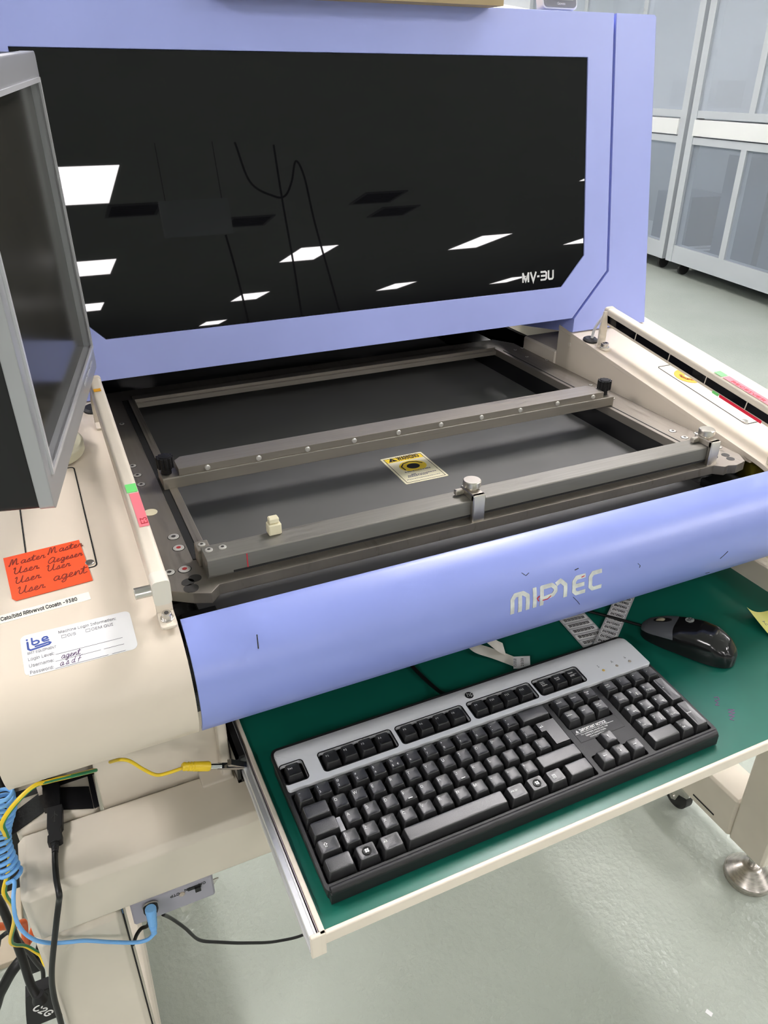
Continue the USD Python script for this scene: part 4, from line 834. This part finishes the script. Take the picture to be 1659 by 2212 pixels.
obj('notice_print', kput(put(join(text('IMPORTANT NOTICE', .0034, .0002, True, at=(.0062, .0022), width=.0340), ext(tri, .0002), ext(sbox(-.001, .0008, .048, .0012), .0002),
    text('For comfortable and safe use, read', .0019, .0002, at=(.0045, -.0022), width=.0340), text('Safety & Comfort Guide.', .0019, .0002, at=(.0085, -.0050), width=.0260), text('www.hp.com/ergo', .0019, .0002, at=(.0115, -.0078), width=.0190)), (nx+.002, ny, -.0067), (1, 0, 0), (0, 1, 0))), 'white_ink', kb)
kp = [KO+KU*.205+KV*.066+KN*-.010, np.array([.338, .58, TZ+.004]), np.array([.330, .64, TZ+.0028]), np.array([.335, .72, TZ+.0028])]
obj('cord', tube(kp, .0024), 'cable_black', kb, True)

# ------------------------------------------------------------------ mouse
ms_ = thing('mouse', 'glossy black optical mouse with silver-grey front buttons on the green mat', 'mouse', (.676, .535, TZ))
NO, TA = az(1388, 1362, TZ)*np.array([1, 1, 1.]), az(1584, 1432, TZ)
ml = np.linalg.norm((TA-NO)[:2]); MF = (TA-NO)/np.linalg.norm(TA-NO); MF[2] = 0; MF /= np.linalg.norm(MF); MS = np.array([MF[1], -MF[0], 0])  # MS: toward the viewer's left/front side
MLEN = ml+.004
def mouse_pt(s, a, off=0.0):
    """s 0..1 nose to tail, a -pi..0 over the top from one side to the other"""
    sw = np.clip(s, 0, 1); env = (np.clip(sw*(1-sw)*4, 0, 1))**.38
    hw = (.0285+.0035*sw-.004*np.sin(np.pi*sw))*env
    ht = np.interp(sw, [0, .05, .2, .4, .6, .75, .9, .97, 1.0], [.010, .016, .0245, .0325, .0365, .0350, .0255, .0165, .010])
    c, s_ = np.cos(a), np.sin(a); e = .62
    X = np.sign(c)*np.abs(c)**e*hw; Z = np.abs(s_)**.75*ht
    return X*(1+off), Z*(1+off)
def mouse_v(sp, a):
    s = .5-.5*math.cos(math.pi*sp); X, Z = mouse_pt(np.array(s), np.array(a)); flank = 1-.10*math.exp(-(Z/.014)**2)*math.sin(math.pi*s)
    return NO+MF*(s*MLEN-.002)+MS*X*flank+np.array([0, 0, TZ+.0012-NO[2]+Z])
A0 = .46
seam = lambda a: .40+.050*math.cos(a)-.05*(1-math.sin(a))+.018*math.cos(3*a)
def mouse_patch(a0, a1, f0, f1, ns=40, na=40, lift=0.0):
    V = np.array([mouse_v(f0(a)+(f1(a)-f0(a))*i/ns, a)+[0, 0, lift] for i in range(ns+1) for a in np.linspace(a0, a1, na+1)]); Fc = []
    for i in range(ns):
        for j in range(na): q = i*(na+1)+j; Fc += [(q, q+na+1, q+na+2), (q, q+na+2, q+1)]
    return V, np.array(Fc)
Z0, O1 = (lambda a: 0.0), (lambda a: 1.0)
obj('shell', join(mouse_patch(A0, math.pi-A0, seam, O1), mouse_patch(0, A0, Z0, O1, 60, 12), mouse_patch(math.pi-A0, math.pi, Z0, O1, 60, 12)), 'mouse_black', ms_, True)
obj('front_buttons', mouse_patch(A0, math.pi-A0, Z0, seam, lift=.0003), 'silver_mouse', ms_, True)
def on_mouse(s, a, lift=0): X, Z = mouse_pt(np.array(s), np.array(a)); return NO+MF*(s*MLEN-.002)+MS*X+np.array([0, 0, TZ+.0012-NO[2]+Z+lift])
wc = on_mouse(.20, math.pi/2, -.0065); obj('wheel', lathe([(.0075, -.003), (.0088, -.0018), (.0088, .0018), (.0075, .003)], wc, MS, 32), 'wheel_beige', ms_, 40)
wp = on_mouse(.20, math.pi/2, .0); tn_ = (on_mouse(.24, math.pi/2)-on_mouse(.16, math.pi/2)); tn_ /= np.linalg.norm(tn_)
obj('wheel_slot', ext(affinity.scale(Point(0, 0).buffer(1, 12), .0115, .0046), .0006, wp, tn_, np.cross(np.cross(tn_, MS), tn_), h0=.0002) if False else ext(affinity.scale(Point(0, 0).buffer(1, 12), .0115, .0046), .0006, wp+np.array([0, 0, .0002]), tn_, -MS), 'well_black', ms_)
lp = on_mouse(.46, math.pi/2+.10, .0003); tl = on_mouse(.49, math.pi/2)-on_mouse(.43, math.pi/2); tl /= np.linalg.norm(tl)
lo = obj('logo', ext(Point(0, 0).buffer(.0052, 16), .0005, lp, tl, -MS), 'foil_silver', ms_)
obj('logo_letter', put(text('hp', .0058, .0003), lp+np.cross(tl, -MS)*.0005-MS*.003*-1+tl*.002, -MS*-1*-1, -tl), 'black_ink', ms_)
obj('cord', tube([NO+MF*.001+np.array([0, 0, .007]), NO-MF*.03+np.array([0, 0, .0045]), NO-MF*.07+np.array([-.004, 0, .0024]), NO-MF*.13+np.array([-.02, .01, .0024])], .0018), 'cable_black', ms_, True)

# ------------------------------------------------------------------ papers on the tray
def ribbon(P, Wd, th=.0002):
    """strip of width vector Wd along P"""
    P = spline(P, 8); A, B = P-Wd/2, P+Wd/2; n = len(P); up = np.array([0, 0, th])
    V = np.vstack([A, B, A+up, B+up]); Fc = []
    for i in range(n-1):
        a, b, c, d = i, i+1, n+i, n+i+1
        Fc += [(a, d, b), (a, c, d), (2*n+a, 2*n+b, 2*n+d), (2*n+a, 2*n+d, 2*n+c), (a, b, 2*n+b), (a, 2*n+b, 2*n+a), (c, 2*n+d, d), (c, 2*n+c, 2*n+d)]
    return V, np.array(Fc)
def label_tape(name, corners, ntxt, rows, label, zoff):
    a, b, c, d = [az(x, y, TZ) for x, y in corners]               # far left, far right, near right, near left
    L0 = (d-a+c-b)/2; ln = np.linalg.norm(L0); e = -L0/ln; u = np.array([e[1], -e[0], 0]); wd = np.linalg.norm(b-a)*.5+np.linalg.norm(c-d)*.5
    wd = abs((b-a) @ u); O = (d+c)/2-u*wd/2-e*.02; O[2] = TZ+zoff; ln += .02+.05
    t = thing(name, label, 'label tape', (O+e*ln/2+u*wd/2))
    obj('liner', ext(sbox(0, 0, wd, ln), .0003, O, u, e), 'liner_grey', t)
    p = ln/rows
    for k in range(rows):
        s = obj('sticker', ext(rrect(.0018, k*p+p*.10, wd-.0018, k*p+p*.90, min(.002, p*.3)), .0002, O+np.array([0, 0, .0003]), u, e), 'paper_white', t)
        obj('print', put(text(ntxt, p*.42, .0002, True, width=(wd-.0036)*.82), O+u*(.0018+(wd-.0036)*.09)+e*(k*p+p*.30)+np.array([0, 0, .0005]), u, e), 'black_ink', s)
label_tape('label_tape', ((1209.4, 1343), (1266, 1328.6), (1319, 1388), (1263.7, 1401)), 'IOV IOV IOV IOV IOV IOV', 11, 'wide strip of white labels, tilted left, lying behind the keyboard under the bumper', .0006)
label_tape('label_tape', ((1320, 1310.5), (1366, 1304.5), (1331, 1379), (1285, 1393.7)), 'ENTERED', 15, 'narrow strip of ENTERED labels lying over the wide strip behind the keyboard', .0024)
cp = [az(x, y, TZ) for x, y in ((1019, 1404), (1060, 1416), (1098, 1428), (1128, 1443))]
ct = thing('curled_tape', 'curled white label tape with a folded end behind the keyboard', 'label tape', cp[1])
zz = np.array([0, 0, 1.])
obj('strip', ribbon([cp[0]+zz*.004+np.array([0, .03, 0]), cp[0]+zz*.006, cp[1]+zz*.004, cp[2]+zz*.0025, cp[3]+zz*.004], np.array([.006, .016, .003])), 'paper_cream', ct, True)
obj('fold', ribbon([cp[0]+zz*.014+np.array([.012, .02, 0]), cp[0]+zz*.016+np.array([.016, .006, 0]), cp[1]+zz*.012+np.array([.008, .002, 0]), cp[1]+zz*.005+np.array([.018, -.002, 0])], np.array([.006, .018, .004])), 'paper_cream', ct, True)
q = az(1127, 1431, TZ+.008); fu = np.array([.80, -.55, .2]); fu /= np.linalg.norm(fu); fv = np.array([.50, .80, .3]); fv -= fu*(fv@fu); fv /= np.linalg.norm(fv)
fl = obj('flap', ext(sbox(-.010, -.0085, .010, .0085), .0003, q, fu, fv), 'paper_white', ct); obj('print', join(*[put(text(s_, .0026, .0002), q+np.cross(fu, fv)*.0003+fu*(-.008+i*.007), fv, -fu) if False else put(text(s_, .003, .0002, width=.011), q+np.cross(fu, fv)*.0003+fu*(-.0065+i*.0085)-fv*.0055, fv, -fu) for i, s_ in enumerate(('CU2/U2', '20/20'))]), 'black_ink', fl)
# yellow note with a lifted corner
yn = thing('yellow_note', 'yellow sticky note with a lifted corner at the right edge of the mat', 'note', az(1650, 1360, TZ))
ya, yb_ = az(1607, 1333, TZ), az(1659, 1397, TZ)
yu = np.array([math.cos(-.08), math.sin(-.08), 0]); yv = np.array([-yu[1], yu[0], 0]); YO = ya-yv*.074
nn = 14; Vn = []; 
def ypt(u, v, h=0): lift = .016*max(0, 1-u/.035)**2*max(0, (v-.02)/.054)**1.2; return YO+yu*(u+.0*lift)+yv*v+np.array([0, 0, .0004+lift+h])
for i in range(nn+1):
    for j in range(nn+1): Vn.append(ypt(.076*i/nn, .074*j/nn))
Vn = np.array(Vn); Fn = []
for i in range(nn):
    for j in range(nn): q = i*(nn+1)+j; Fn += [(q, q+nn+1, q+nn+2), (q, q+nn+2, q+1)]
Fn = np.array(Fn); obj('paper', (np.vstack([Vn, Vn-[0, 0, .0002]]), np.vstack([Fn, Fn[:, ::-1]+len(Vn)])), 'paper_yellow', yn, True)
g1, _ = pen_text('Turn off', .0078, .0006); g2, _ = pen_text('- - So', .0075, .0006)
def ybend(m):
    v, f = arr(m); return np.array([ypt(a, b, c) for a, b, c in v]), f
obj('handwriting', ybend(join(ext(g1, .0002, (.008, .046, .0002)), ext(g2, .0002, (.024, .018, .0002)), ext(LineString([(.010, .034), (.05, .037)]).buffer(.0003), .0002, (0, 0, .0002)))), 'grey_ink', yn)

# ------------------------------------------------------------------ things on the hood's top
p = H(0, HT); bx = hpx(1042, 6)[0]
cbx = thing('cardboard_box', 'brown cardboard box overhanging the top of the hood', 'box', (.40, 1.16, .0875))
obj('carton', box(.27, bx+.004, 1.025, 1.30, .0935, .24), 'card_tan', cbx); obj('tray_lip', box(.262, bx+.010, 1.02, 1.31, .0872, .0935), 'card_tan', cbx)
ppr = thing('paper_sheet', 'creased white paper lying on top of the hood beside the cardboard box', 'paper', (.70, 1.12, .0875))
x0, x1 = hpx(1078, 12)[0], hpx(1170, 18)[0]; vv = []
for i in range(9):
    for j in range(5): vv.append((x0+(x1-x0)*i/8, 1.068+.11*j/4, .0878+.010*math.sin(i*.9)**2*(j/4)+.010*abs(i-4)/4*(j/4)))
ff = []
for i in range(8):
    for j in range(4): q = i*5+j; ff += [(q, q+5, q+6), (q, q+6, q+1)]
vv, ff = np.array(vv), np.array(ff); obj('sheet', (np.vstack([vv, vv-[0, 0, .0003]]), np.vstack([ff, ff[:, ::-1]+len(vv)])), 'paper_cream', ppr, True)
dv = thing('thermometer', 'small white digital thermometer with a grey face standing on the hood', 'thermometer', (.80, 1.09, .0875))
x0, x1 = hpx(1192, 20)[0], hpx(1266, 20)[0]
Od = np.array([x0, 1.078, .0875]); dV = np.array([0, .25, .97]); 
obj('case', ext(rrect(0, 0, x1-x0, .045, .006), .016, Od+np.array([0, .015, 0]), (1, 0, 0), dV), 'device_white', dv, 30)
obj('face', ext(rrect(.002, .002, x1-x0-.002, .043, .005), .001, Od+np.array([0, .015, 0]), (1, 0, 0), dV, h0=.016), 'device_grey', dv)
obj('screen', ext(rrect(.007, .011, x1-x0-.007, .040, .001), .0005, Od+np.array([0, .015, 0]), (1, 0, 0), dV, h0=.017), 'device_screen', dv)
obj('print', put(text('Govee', .0033, .0003), Od+np.array([(x1-x0)/2-.0055, .015, 0])+dV*.005+np.cross([1, 0, 0], dV)*.017, (1, 0, 0), dV), 'white_ink', dv)

# ------------------------------------------------------------------ leads, plugs and boxes at the lower left
BTZ = -.661
def polyz(pts, z, h, bulge=0): return ext(Polygon([az(x, y, z)[:2] for x, y in pts]).buffer(0), h, (0, 0, z))
tp = thing('black_tape', 'strips of shiny black tape wrapped over the frame corner, holding the plug', 'tape', (-.08, .66, BTZ))
obj('strip', polyz(((22, 1762), (96, 1706), (98, 1752), (25, 1806)), BTZ+.0003, .0008), 'tape_black', tp); obj('strip', polyz(((130, 1702), (192, 1700), (203, 1747), (130, 1750)), BTZ+.0003, .0010), 'tape_black', tp)
obj('strip', polyz(((93, 1694), (130, 1688), (133, 1757), (97, 1757)), BTZ+.0006, .0075), 'tape_black', tp); obj('strip', polyz(((14, 1718), (200, 1664), (204, 1672), (130, 1697), (20, 1735)), BTZ+.0003, .0009), 'tape_black', tp)
obj('strip', polyz(((187, 1668), (197, 1664), (215, 1742), (204, 1747)), BTZ+.0003, .0012), 'tape_black', tp)
us = thing('usb_cable', 'black cable with a moulded plug taped to the frame corner and hanging down the leg', 'cable', az(118, 1790, BTZ))
uf = az(119, 1745, BTZ+.0055); ut = az(119, 1822, BTZ+.0055); ud = ut-uf; ul = np.linalg.norm(ud); ud /= ul; uw = np.array([-ud[1], ud[0], 0])
pg = Polygon([(0, -.0072), (ul*.60, -.0072), (ul*.66, -.0055), (ul*.78, -.0055), (ul*.80, -.0066), (ul*.97, -.0066), (ul, -.0045), (ul, .0045), (ul*.97, .0066), (ul*.80, .0066), (ul*.78, .0055), (ul*.66, .0055), (ul*.60, .0072), (0, .0072)])
obj('plug', ext(pg, .008, uf-np.array([0, 0, .005]), ud, uw), 'plug_black', us)
tri = unary_union([LineString([(ul*.15, 0), (ul*.45, 0)]).buffer(.0003), Point(ul*.45, 0).buffer(.0008), LineString([(ul*.22, 0), (ul*.30, .003)]).buffer(.0003), LineString([(ul*.26, 0), (ul*.33, -.003)]).buffer(.0003)])
obj('emblem', ext(tri, .0003, uf+np.array([0, 0, .003]), ud, uw), 'socket_dark', us)
sr = [ut+ud*(i*.0016-.001) for i in range(7)]; obj('strain_relief', join(*[lathe([(.0040-.00015*i, 0), (.0040-.00015*i, .0010)], p, ud, 16) for i, p in enumerate(sr)]+[tube([ut-ud*.002, ut+ud*.011], .0031, smooth=0)]), 'plug_black', us)
cpts = [ut+ud*.004, az(119, 1860, BTZ+.004), az(122, 1900, BTZ+.004), az(128, 1932, BTZ+.005), ay(127, 1950, .531), ay(121, 2000, .527), ay(112, 2095, .528), ay(116, 2150, .531), ay(133, 2215, .532), ay(150, 2300, .532), (-.055, .51, -1.22), (-.045, .49, -1.33), (-.02, .48, -1.371), (.04, .49, -1.3765), (.10, .52, -1.3765)]
obj('cord', tube(cpts, .0029), 'cable_black', us, True)
yl = thing('ground_clip_lead', 'yellow lead with a yellow sleeve and a silver crocodile clip biting the tray slide', 'clip lead', az(400, 1660, -.60))
YY = .570
obj('wire', tube([ay(238, 1646, .60), ay(258, 1641, YY), ay(280, 1644, YY), ay(310, 1662, YY), ay(338, 1674, YY), ay(365, 1669, YY), ay(397, 1658, YY)], .0017), 'cable_yellow', yl, True)
s0, s1 = ay(393, 1656, YY), ay(453, 1655, YY); sd = (s1-s0)/np.linalg.norm(s1-s0); sl = np.linalg.norm(s1-s0)
obj('sleeve', lathe([(.0030, 0), (.0045, .002), (.0040, sl*.2), (.0047, sl*.22), (.0042, sl*.3), (.0048, sl*.32), (.0043, sl*.40), (.0049, sl*.42), (.0050, sl*.95), (.0044, sl)], s0, sd, 20), 'cable_yellow', yl, 35)
ck = ay(524, 1653, YY-.005); cd = (ck-s1)/np.linalg.norm(ck-s1); cu = np.array([0, -.35, .94]); cu -= cd*(cu@cd); cu /= np.linalg.norm(cu); cn_ = np.linalg.norm(ck-s1)
obj('clip', join(cyl(s1, cd, .0029, .012), ext(Polygon([(.008, -.0030), (.030, -.0036), (cn_+.004, -.0006), (cn_+.004, .0004), (.030, .0000), (.008, .0010)]), .006, s1-np.cross(cd, cu)*.003, cd, cu), ext(Polygon([(.0165, .0075), (.020, .0090), (.024, .0070), (.034, .0028), (cn_+.004, .0018), (cn_+.004, .0008), (.034, .0012), (.024, .0042), (.018, .0044)]), .006, s1-np.cross(cd, cu)*.003, cd, cu)), 'chrome', yl)
gw = thing('ground_wire', 'green and yellow striped earth wire hanging past the frame corner', 'cable', az(10, 1800, -.66))
gp = [ay(205, 1664, .60), ay(160, 1675, .585), ay(105, 1688, .575), ay(70, 1700, .57), ay(30, 1738, .565), ay(4, 1778, .565), ay(10, 1800, .57), ay(20, 1830, .58), ay(19, 1875, .585), ay(8, 1920, .585), ay(12, 1938, .585), ay(27, 1960, .60), ay(30, 1990, .62), ay(22, 2030, .64), ay(30, 2041, .65), ay(55, 2044, .66), ay(85, 2062, .66), ay(110, 2080, .64), (-.075, .6215, -.79)]
gp = np.array(gp); obj('yellow_core', tube(gp, .0020), 'cable_yellow', gw, True); obj('green_stripe', tube(gp+np.array([.0013, .0002, -.0005]), .0017), 'cable_green', gw, True)
bc_ = thing('coiled_cord', 'light blue coiled wrist-strap cord with a ribbed plug, looping across the leg', 'cable', ay(330, 2000, .53))
hx = [ay(4, 1712, .58), ay(10, 1745, .58), ay(0, 1785, .58), ay(0, 1825, .575), ay(14, 1865, .57), ay(27, 1893, .565)]
ax_ = spline(hx, 40); tt = np.gradient(ax_, axis=0); tt /= np.linalg.norm(tt, axis=1, keepdims=True)
s_ = np.r_[0, np.cumsum(np.linalg.norm(np.diff(ax_, axis=0), axis=1))]; ph = s_/.0068*2*np.pi
e1 = np.cross(tt, [0, 1., 0]); e1 /= np.linalg.norm(e1, axis=1, keepdims=True); e2 = np.cross(tt, e1)
hel = ax_+.0095*(np.cos(ph)[:, None]*e1+np.sin(ph)[:, None]*e2)
n2 = 420; idx = np.linspace(0, len(hel)-1, n2); sa = np.interp(idx, range(len(ax_)), s_); C = np.c_[[np.interp(idx, range(len(ax_)), ax_[:, k]) for k in range(3)]].T
E1 = np.c_[[np.interp(idx, range(len(ax_)), e1[:, k]) for k in range(3)]].T; E2 = np.c_[[np.interp(idx, range(len(ax_)), e2[:, k]) for k in range(3)]].T; ph = sa/.0068*2*np.pi
hel = C+.0088*(np.cos(ph)[:, None]*E1+np.sin(ph)[:, None]*E2)
obj('coil', tube(hel, .0019, n=8, smooth=0), 'cable_blue', bc_, True)
tail = [hel[-1], ay(31, 1905, .55), ay(29, 1940, .533), ay(33, 1980, .531), ay(48, 2010, .531), ay(75, 2030, .532), ay(110, 2037, .533), ay(150, 2035, .533), ay(185, 2032, .533), ay(240, 2035, .531), ay(290, 2036, .528), ay(318, 2030, .526), ay(334, 2016, .526)]
obj('lead', tube(tail, .0019), 'cable_blue', bc_, True)
q0, q1 = ay(325, 1962, .530), ay(333, 2016, .526); qd = (q1-q0)/np.linalg.norm(q1-q0); ql = np.linalg.norm(q1-q0)
rib = [(.0052, 0), (.0056, .001)]+[(.0056-.00012*i-(.0006 if i % 2 else 0), ql*.12+ql*.5*i/9) for i in range(10)]
rib += [(.0030 if i % 2 else .0044-.0002*i, ql*.66+ql*.34*i/9) for i in range(10)]
obj('plug', lathe(rib, q0, qd, 20), 'cable_blue', bc_, 35)
gb = thing('grounding_box', 'flat lilac-grey strap grounding box screwed under the front beam, its lettering upside down', 'box', (.02, .57, -.75))
GF = .5455; ga_, gb1 = ay(283, 1968, GF), ay(460, 1896, GF)
obj('case', box(ga_[0], gb1[0], GF, .62, -.766, -.7322, c=.002), 'box_lilac', gb)
gt = lambda px_, py_, s: put(text(s, .0036, .0002, True, anchor='c'), ay(px_, py_, GF-.0001)+np.array([0, -.0002, .0028]), (-1, 0, 0), (0, 0, -1))
obj('print', join(gt(435, 1910, 'OFF'), gt(406, 1922, 'ON'), gt(378, 1935, 'CTP')), 'black_ink', gb)
p = ay(422, 1916, GF); obj('switch', join(box(p[0]-.008, p[0]+.006, GF-.001, GF+.002, p[2]-.0015, p[2]+.0025), box(p[0]-.001, p[0]+.005, GF-.004, GF, p[2]-.004, p[2]+.002)), 'plug_black', gb)
p = ay(393, 1931, GF); obj('indicator', lathe([(.0032, 0), (.0030, .001), (.0012, .0018)], p, (0, -1, 0), 18), 'led_clear', gb)
p = ay(324, 1955, GF); obj('jack', lathe([(.0075, 0), (.0075, .006), (.006, .009)], p, (0, -1, -.25), 24), 'plug_black', gb, 30); obj('jack_collar', lathe([(.0082, 0), (.0082, .0015)], p, (0, -1, -.25), 24), 'steel', gb)
hb = ay(388, 1960, .56); obj('mount_bracket', ext(Polygon([(0, 0), (.050, 0), (.042, -.010), (.030, -.014), (.012, -.034), (.006, -.034)]).difference(unary_union([Point(.012, -.022).buffer(.0025), Point(.022, -.008).buffer(.0025)])), .0016, (hb[0]-.004, .566, -.7665), (1, 0, 0), (0, 0, 1)), 'steel', gb)
obj('power_plug', box(hb[0]-.038, hb[0]-.001, .570, .60, -.795, -.766, c=.003), 'plug_black', gb)
cb_ = thing('power_lead', 'thin black lead drooping from the grounding box to the back of the tray', 'cable', ay(500, 2010, .62))
obj('cord', tube([ay(352, 1975, .585), ay(372, 1985, .60), ay(400, 2005, .61), ay(430, 2030, .62), ay(470, 2035, .63), ay(530, 2037, .64), ay(600, 2033, .66), ay(668, 2012, .68), ay(720, 1955, .74), ay(780, 1860, .90), ay(820, 1790, 1.15), (.36, 1.31, -.745)], .0021), 'cable_black', cb_, True)
cb2 = thing('hooked_lead', 'short black lead bent in a hook beside the left leg', 'cable', ay(300, 2010, .58))
obj('cord', tube([ay(322, 1975, .57), ay(320, 1998, .575), ay(305, 2006, .58), ay(295, 2020, .58), ay(288, 2038, .58), ay(279, 2045, .575), ay(275, 2041, .575)], .0021), 'cable_black', cb2, True)
obj('blue_tape', ext(Polygon([(0, 0), (.004, -.002), (.030, -.003), (.032, .002), (.020, -.001), (.006, .006), (0, .008)]), .0005, (-.0394, .552, -.748), (0, 1, 0), (0, 0, 1)), 'cable_blue', label='scrap of blue tape on the inner face of the left leg', cat='tape')
# behind the left leg: loose cables, connector, adapter
oc = thing('orange_cable', 'orange cable crossing behind the left leg', 'cable', ay(20, 2000, .95))
obj('cord', tube([(-1.3, 1.5, -EYE+.006), (-.9, 1.15, -EYE+.006), (-.52, .92, -1.0), ay(-40, 2003, .9), ay(0, 2001, .93), ay(25, 2001, .96), ay(50, 1992, .98), ay(80, 1985, 1.0), (.05, 1.2, -.80), (.10, 1.31, -.745)], .0058), 'cable_orange', oc, True)
vc = thing('video_cable', 'thick black cable ending in a black moulded connector with white lettering', 'cable', ay(90, 2180, .70))
VY = .66
obj('cord', tube([ay(-12, 1930, .70), ay(5, 1960, .70), ay(30, 2020, .69), ay(50, 2075, .68), ay(66, 2125, .67), ay(80, 2152, VY)], .0052), 'cable_black', vc, True)
o = ay(84, 2150, VY); e_ = ay(96, 2185, VY)-o; e_ /= np.linalg.norm(e_); w_ = np.cross(e_, [0, -1, 0]); w_ /= np.linalg.norm(w_)
obj('strain_relief', lathe([(.006, -.004), (.0085, .004), (.0095, .009)], o, e_, 20), 'plug_black', vc, 30)
hg = Polygon([(.006, -.012), (.010, -.017), (.040, -.026), (.070, -.026), (.070, .026), (.040, .022), (.008, .016), (.006, .012)])
obj('connector', ext(hg, .016, o+np.array([0, .008, 0]), e_, w_), 'plug_black', vc); 
Nn = np.cross(e_, w_); fr_ = o+np.array([0, .008, 0])+(Nn*.016 if Nn[1] < 0 else 0)
cu_, cv_ = np.array([.45, 0, -.893]), np.array([.893, 0, .45])
obj('print', put(text('C2G', .0105, .0004, True), ay(68, 2181, VY-.0085), cu_, cv_), 'white_ink', vc)
bk = thing('loose_cable', 'thick black cable curving behind the left leg toward the floor', 'cable', ay(30, 2100, .85))
obj('cord', tube([(-.62, .95, -EYE+.009), (-.45, .88, -EYE+.009), (-.30, .86, -1.15), ay(-25, 2190, .86), ay(0, 2145, .86), ay(28, 2095, .86), ay(60, 2060, .87), ay(90, 2042, .88), (-.05, 1.05, -.80), (.0, 1.31, -.745)], .0085), 'cable_black', bk, True)
bk2 = thing('thin_cable', 'thin black cable crossing the thick ones behind the left leg', 'cable', ay(50, 2040, .80))
obj('cord', tube([(-.155, .80, -.785), (-.24, .80, -.83), ay(-20, 2040, .80), ay(0, 2026, .80), ay(18, 2014, .80), ay(34, 2022, .80), ay(60, 2055, .81), ay(90, 2092, .82), ay(120, 2110, .83), (-.02, .95, -1.15), (.02, 1.1, -EYE+.004), (.1, 1.25, -EYE+.004)], .0032), 'cable_black', bk2, True)
ad = thing('floor_box', 'tan rounded box standing on the floor behind the left leg', 'box', az(35, 2180, -EYE))
p = ay(-5, 2112, 1.02); q = ay(74, 2105, 1.02); obj('case', box(-.42, q[0], 1.0, 1.25, -EYE, p[2], c=.012), 'adapter_tan', ad); obj('lid_line', box(-.42, q[0]+.0003, .9995, 1.2, p[2]-.03, p[2]-.028), 'slot_black', ad)
cbk = thing('dark_filler_box', 'added black box on the frame side that darkens the space behind the hanging leads', 'box', (-.17, .75, -.70))  # added box, there only to give a dark region at the left edge
obj('case', box(-.19, -.121, .66, .90, -.79, -.60, c=.004), 'case_black', cbk); obj('hinge', box(-.1215, -.1205, .70, .72, -.75, -.65), 'case_black', cbk)
p = az(1523, 2187, -EYE); obj('paper_scrap', ext(Polygon([(0, 0), (.004, -.010), (.011, -.007), (.007, .003)]), .0004, (p[0], p[1], -EYE+.0003)), 'paper_white', label='tiny white paper scrap on the floor', cat='scrap')
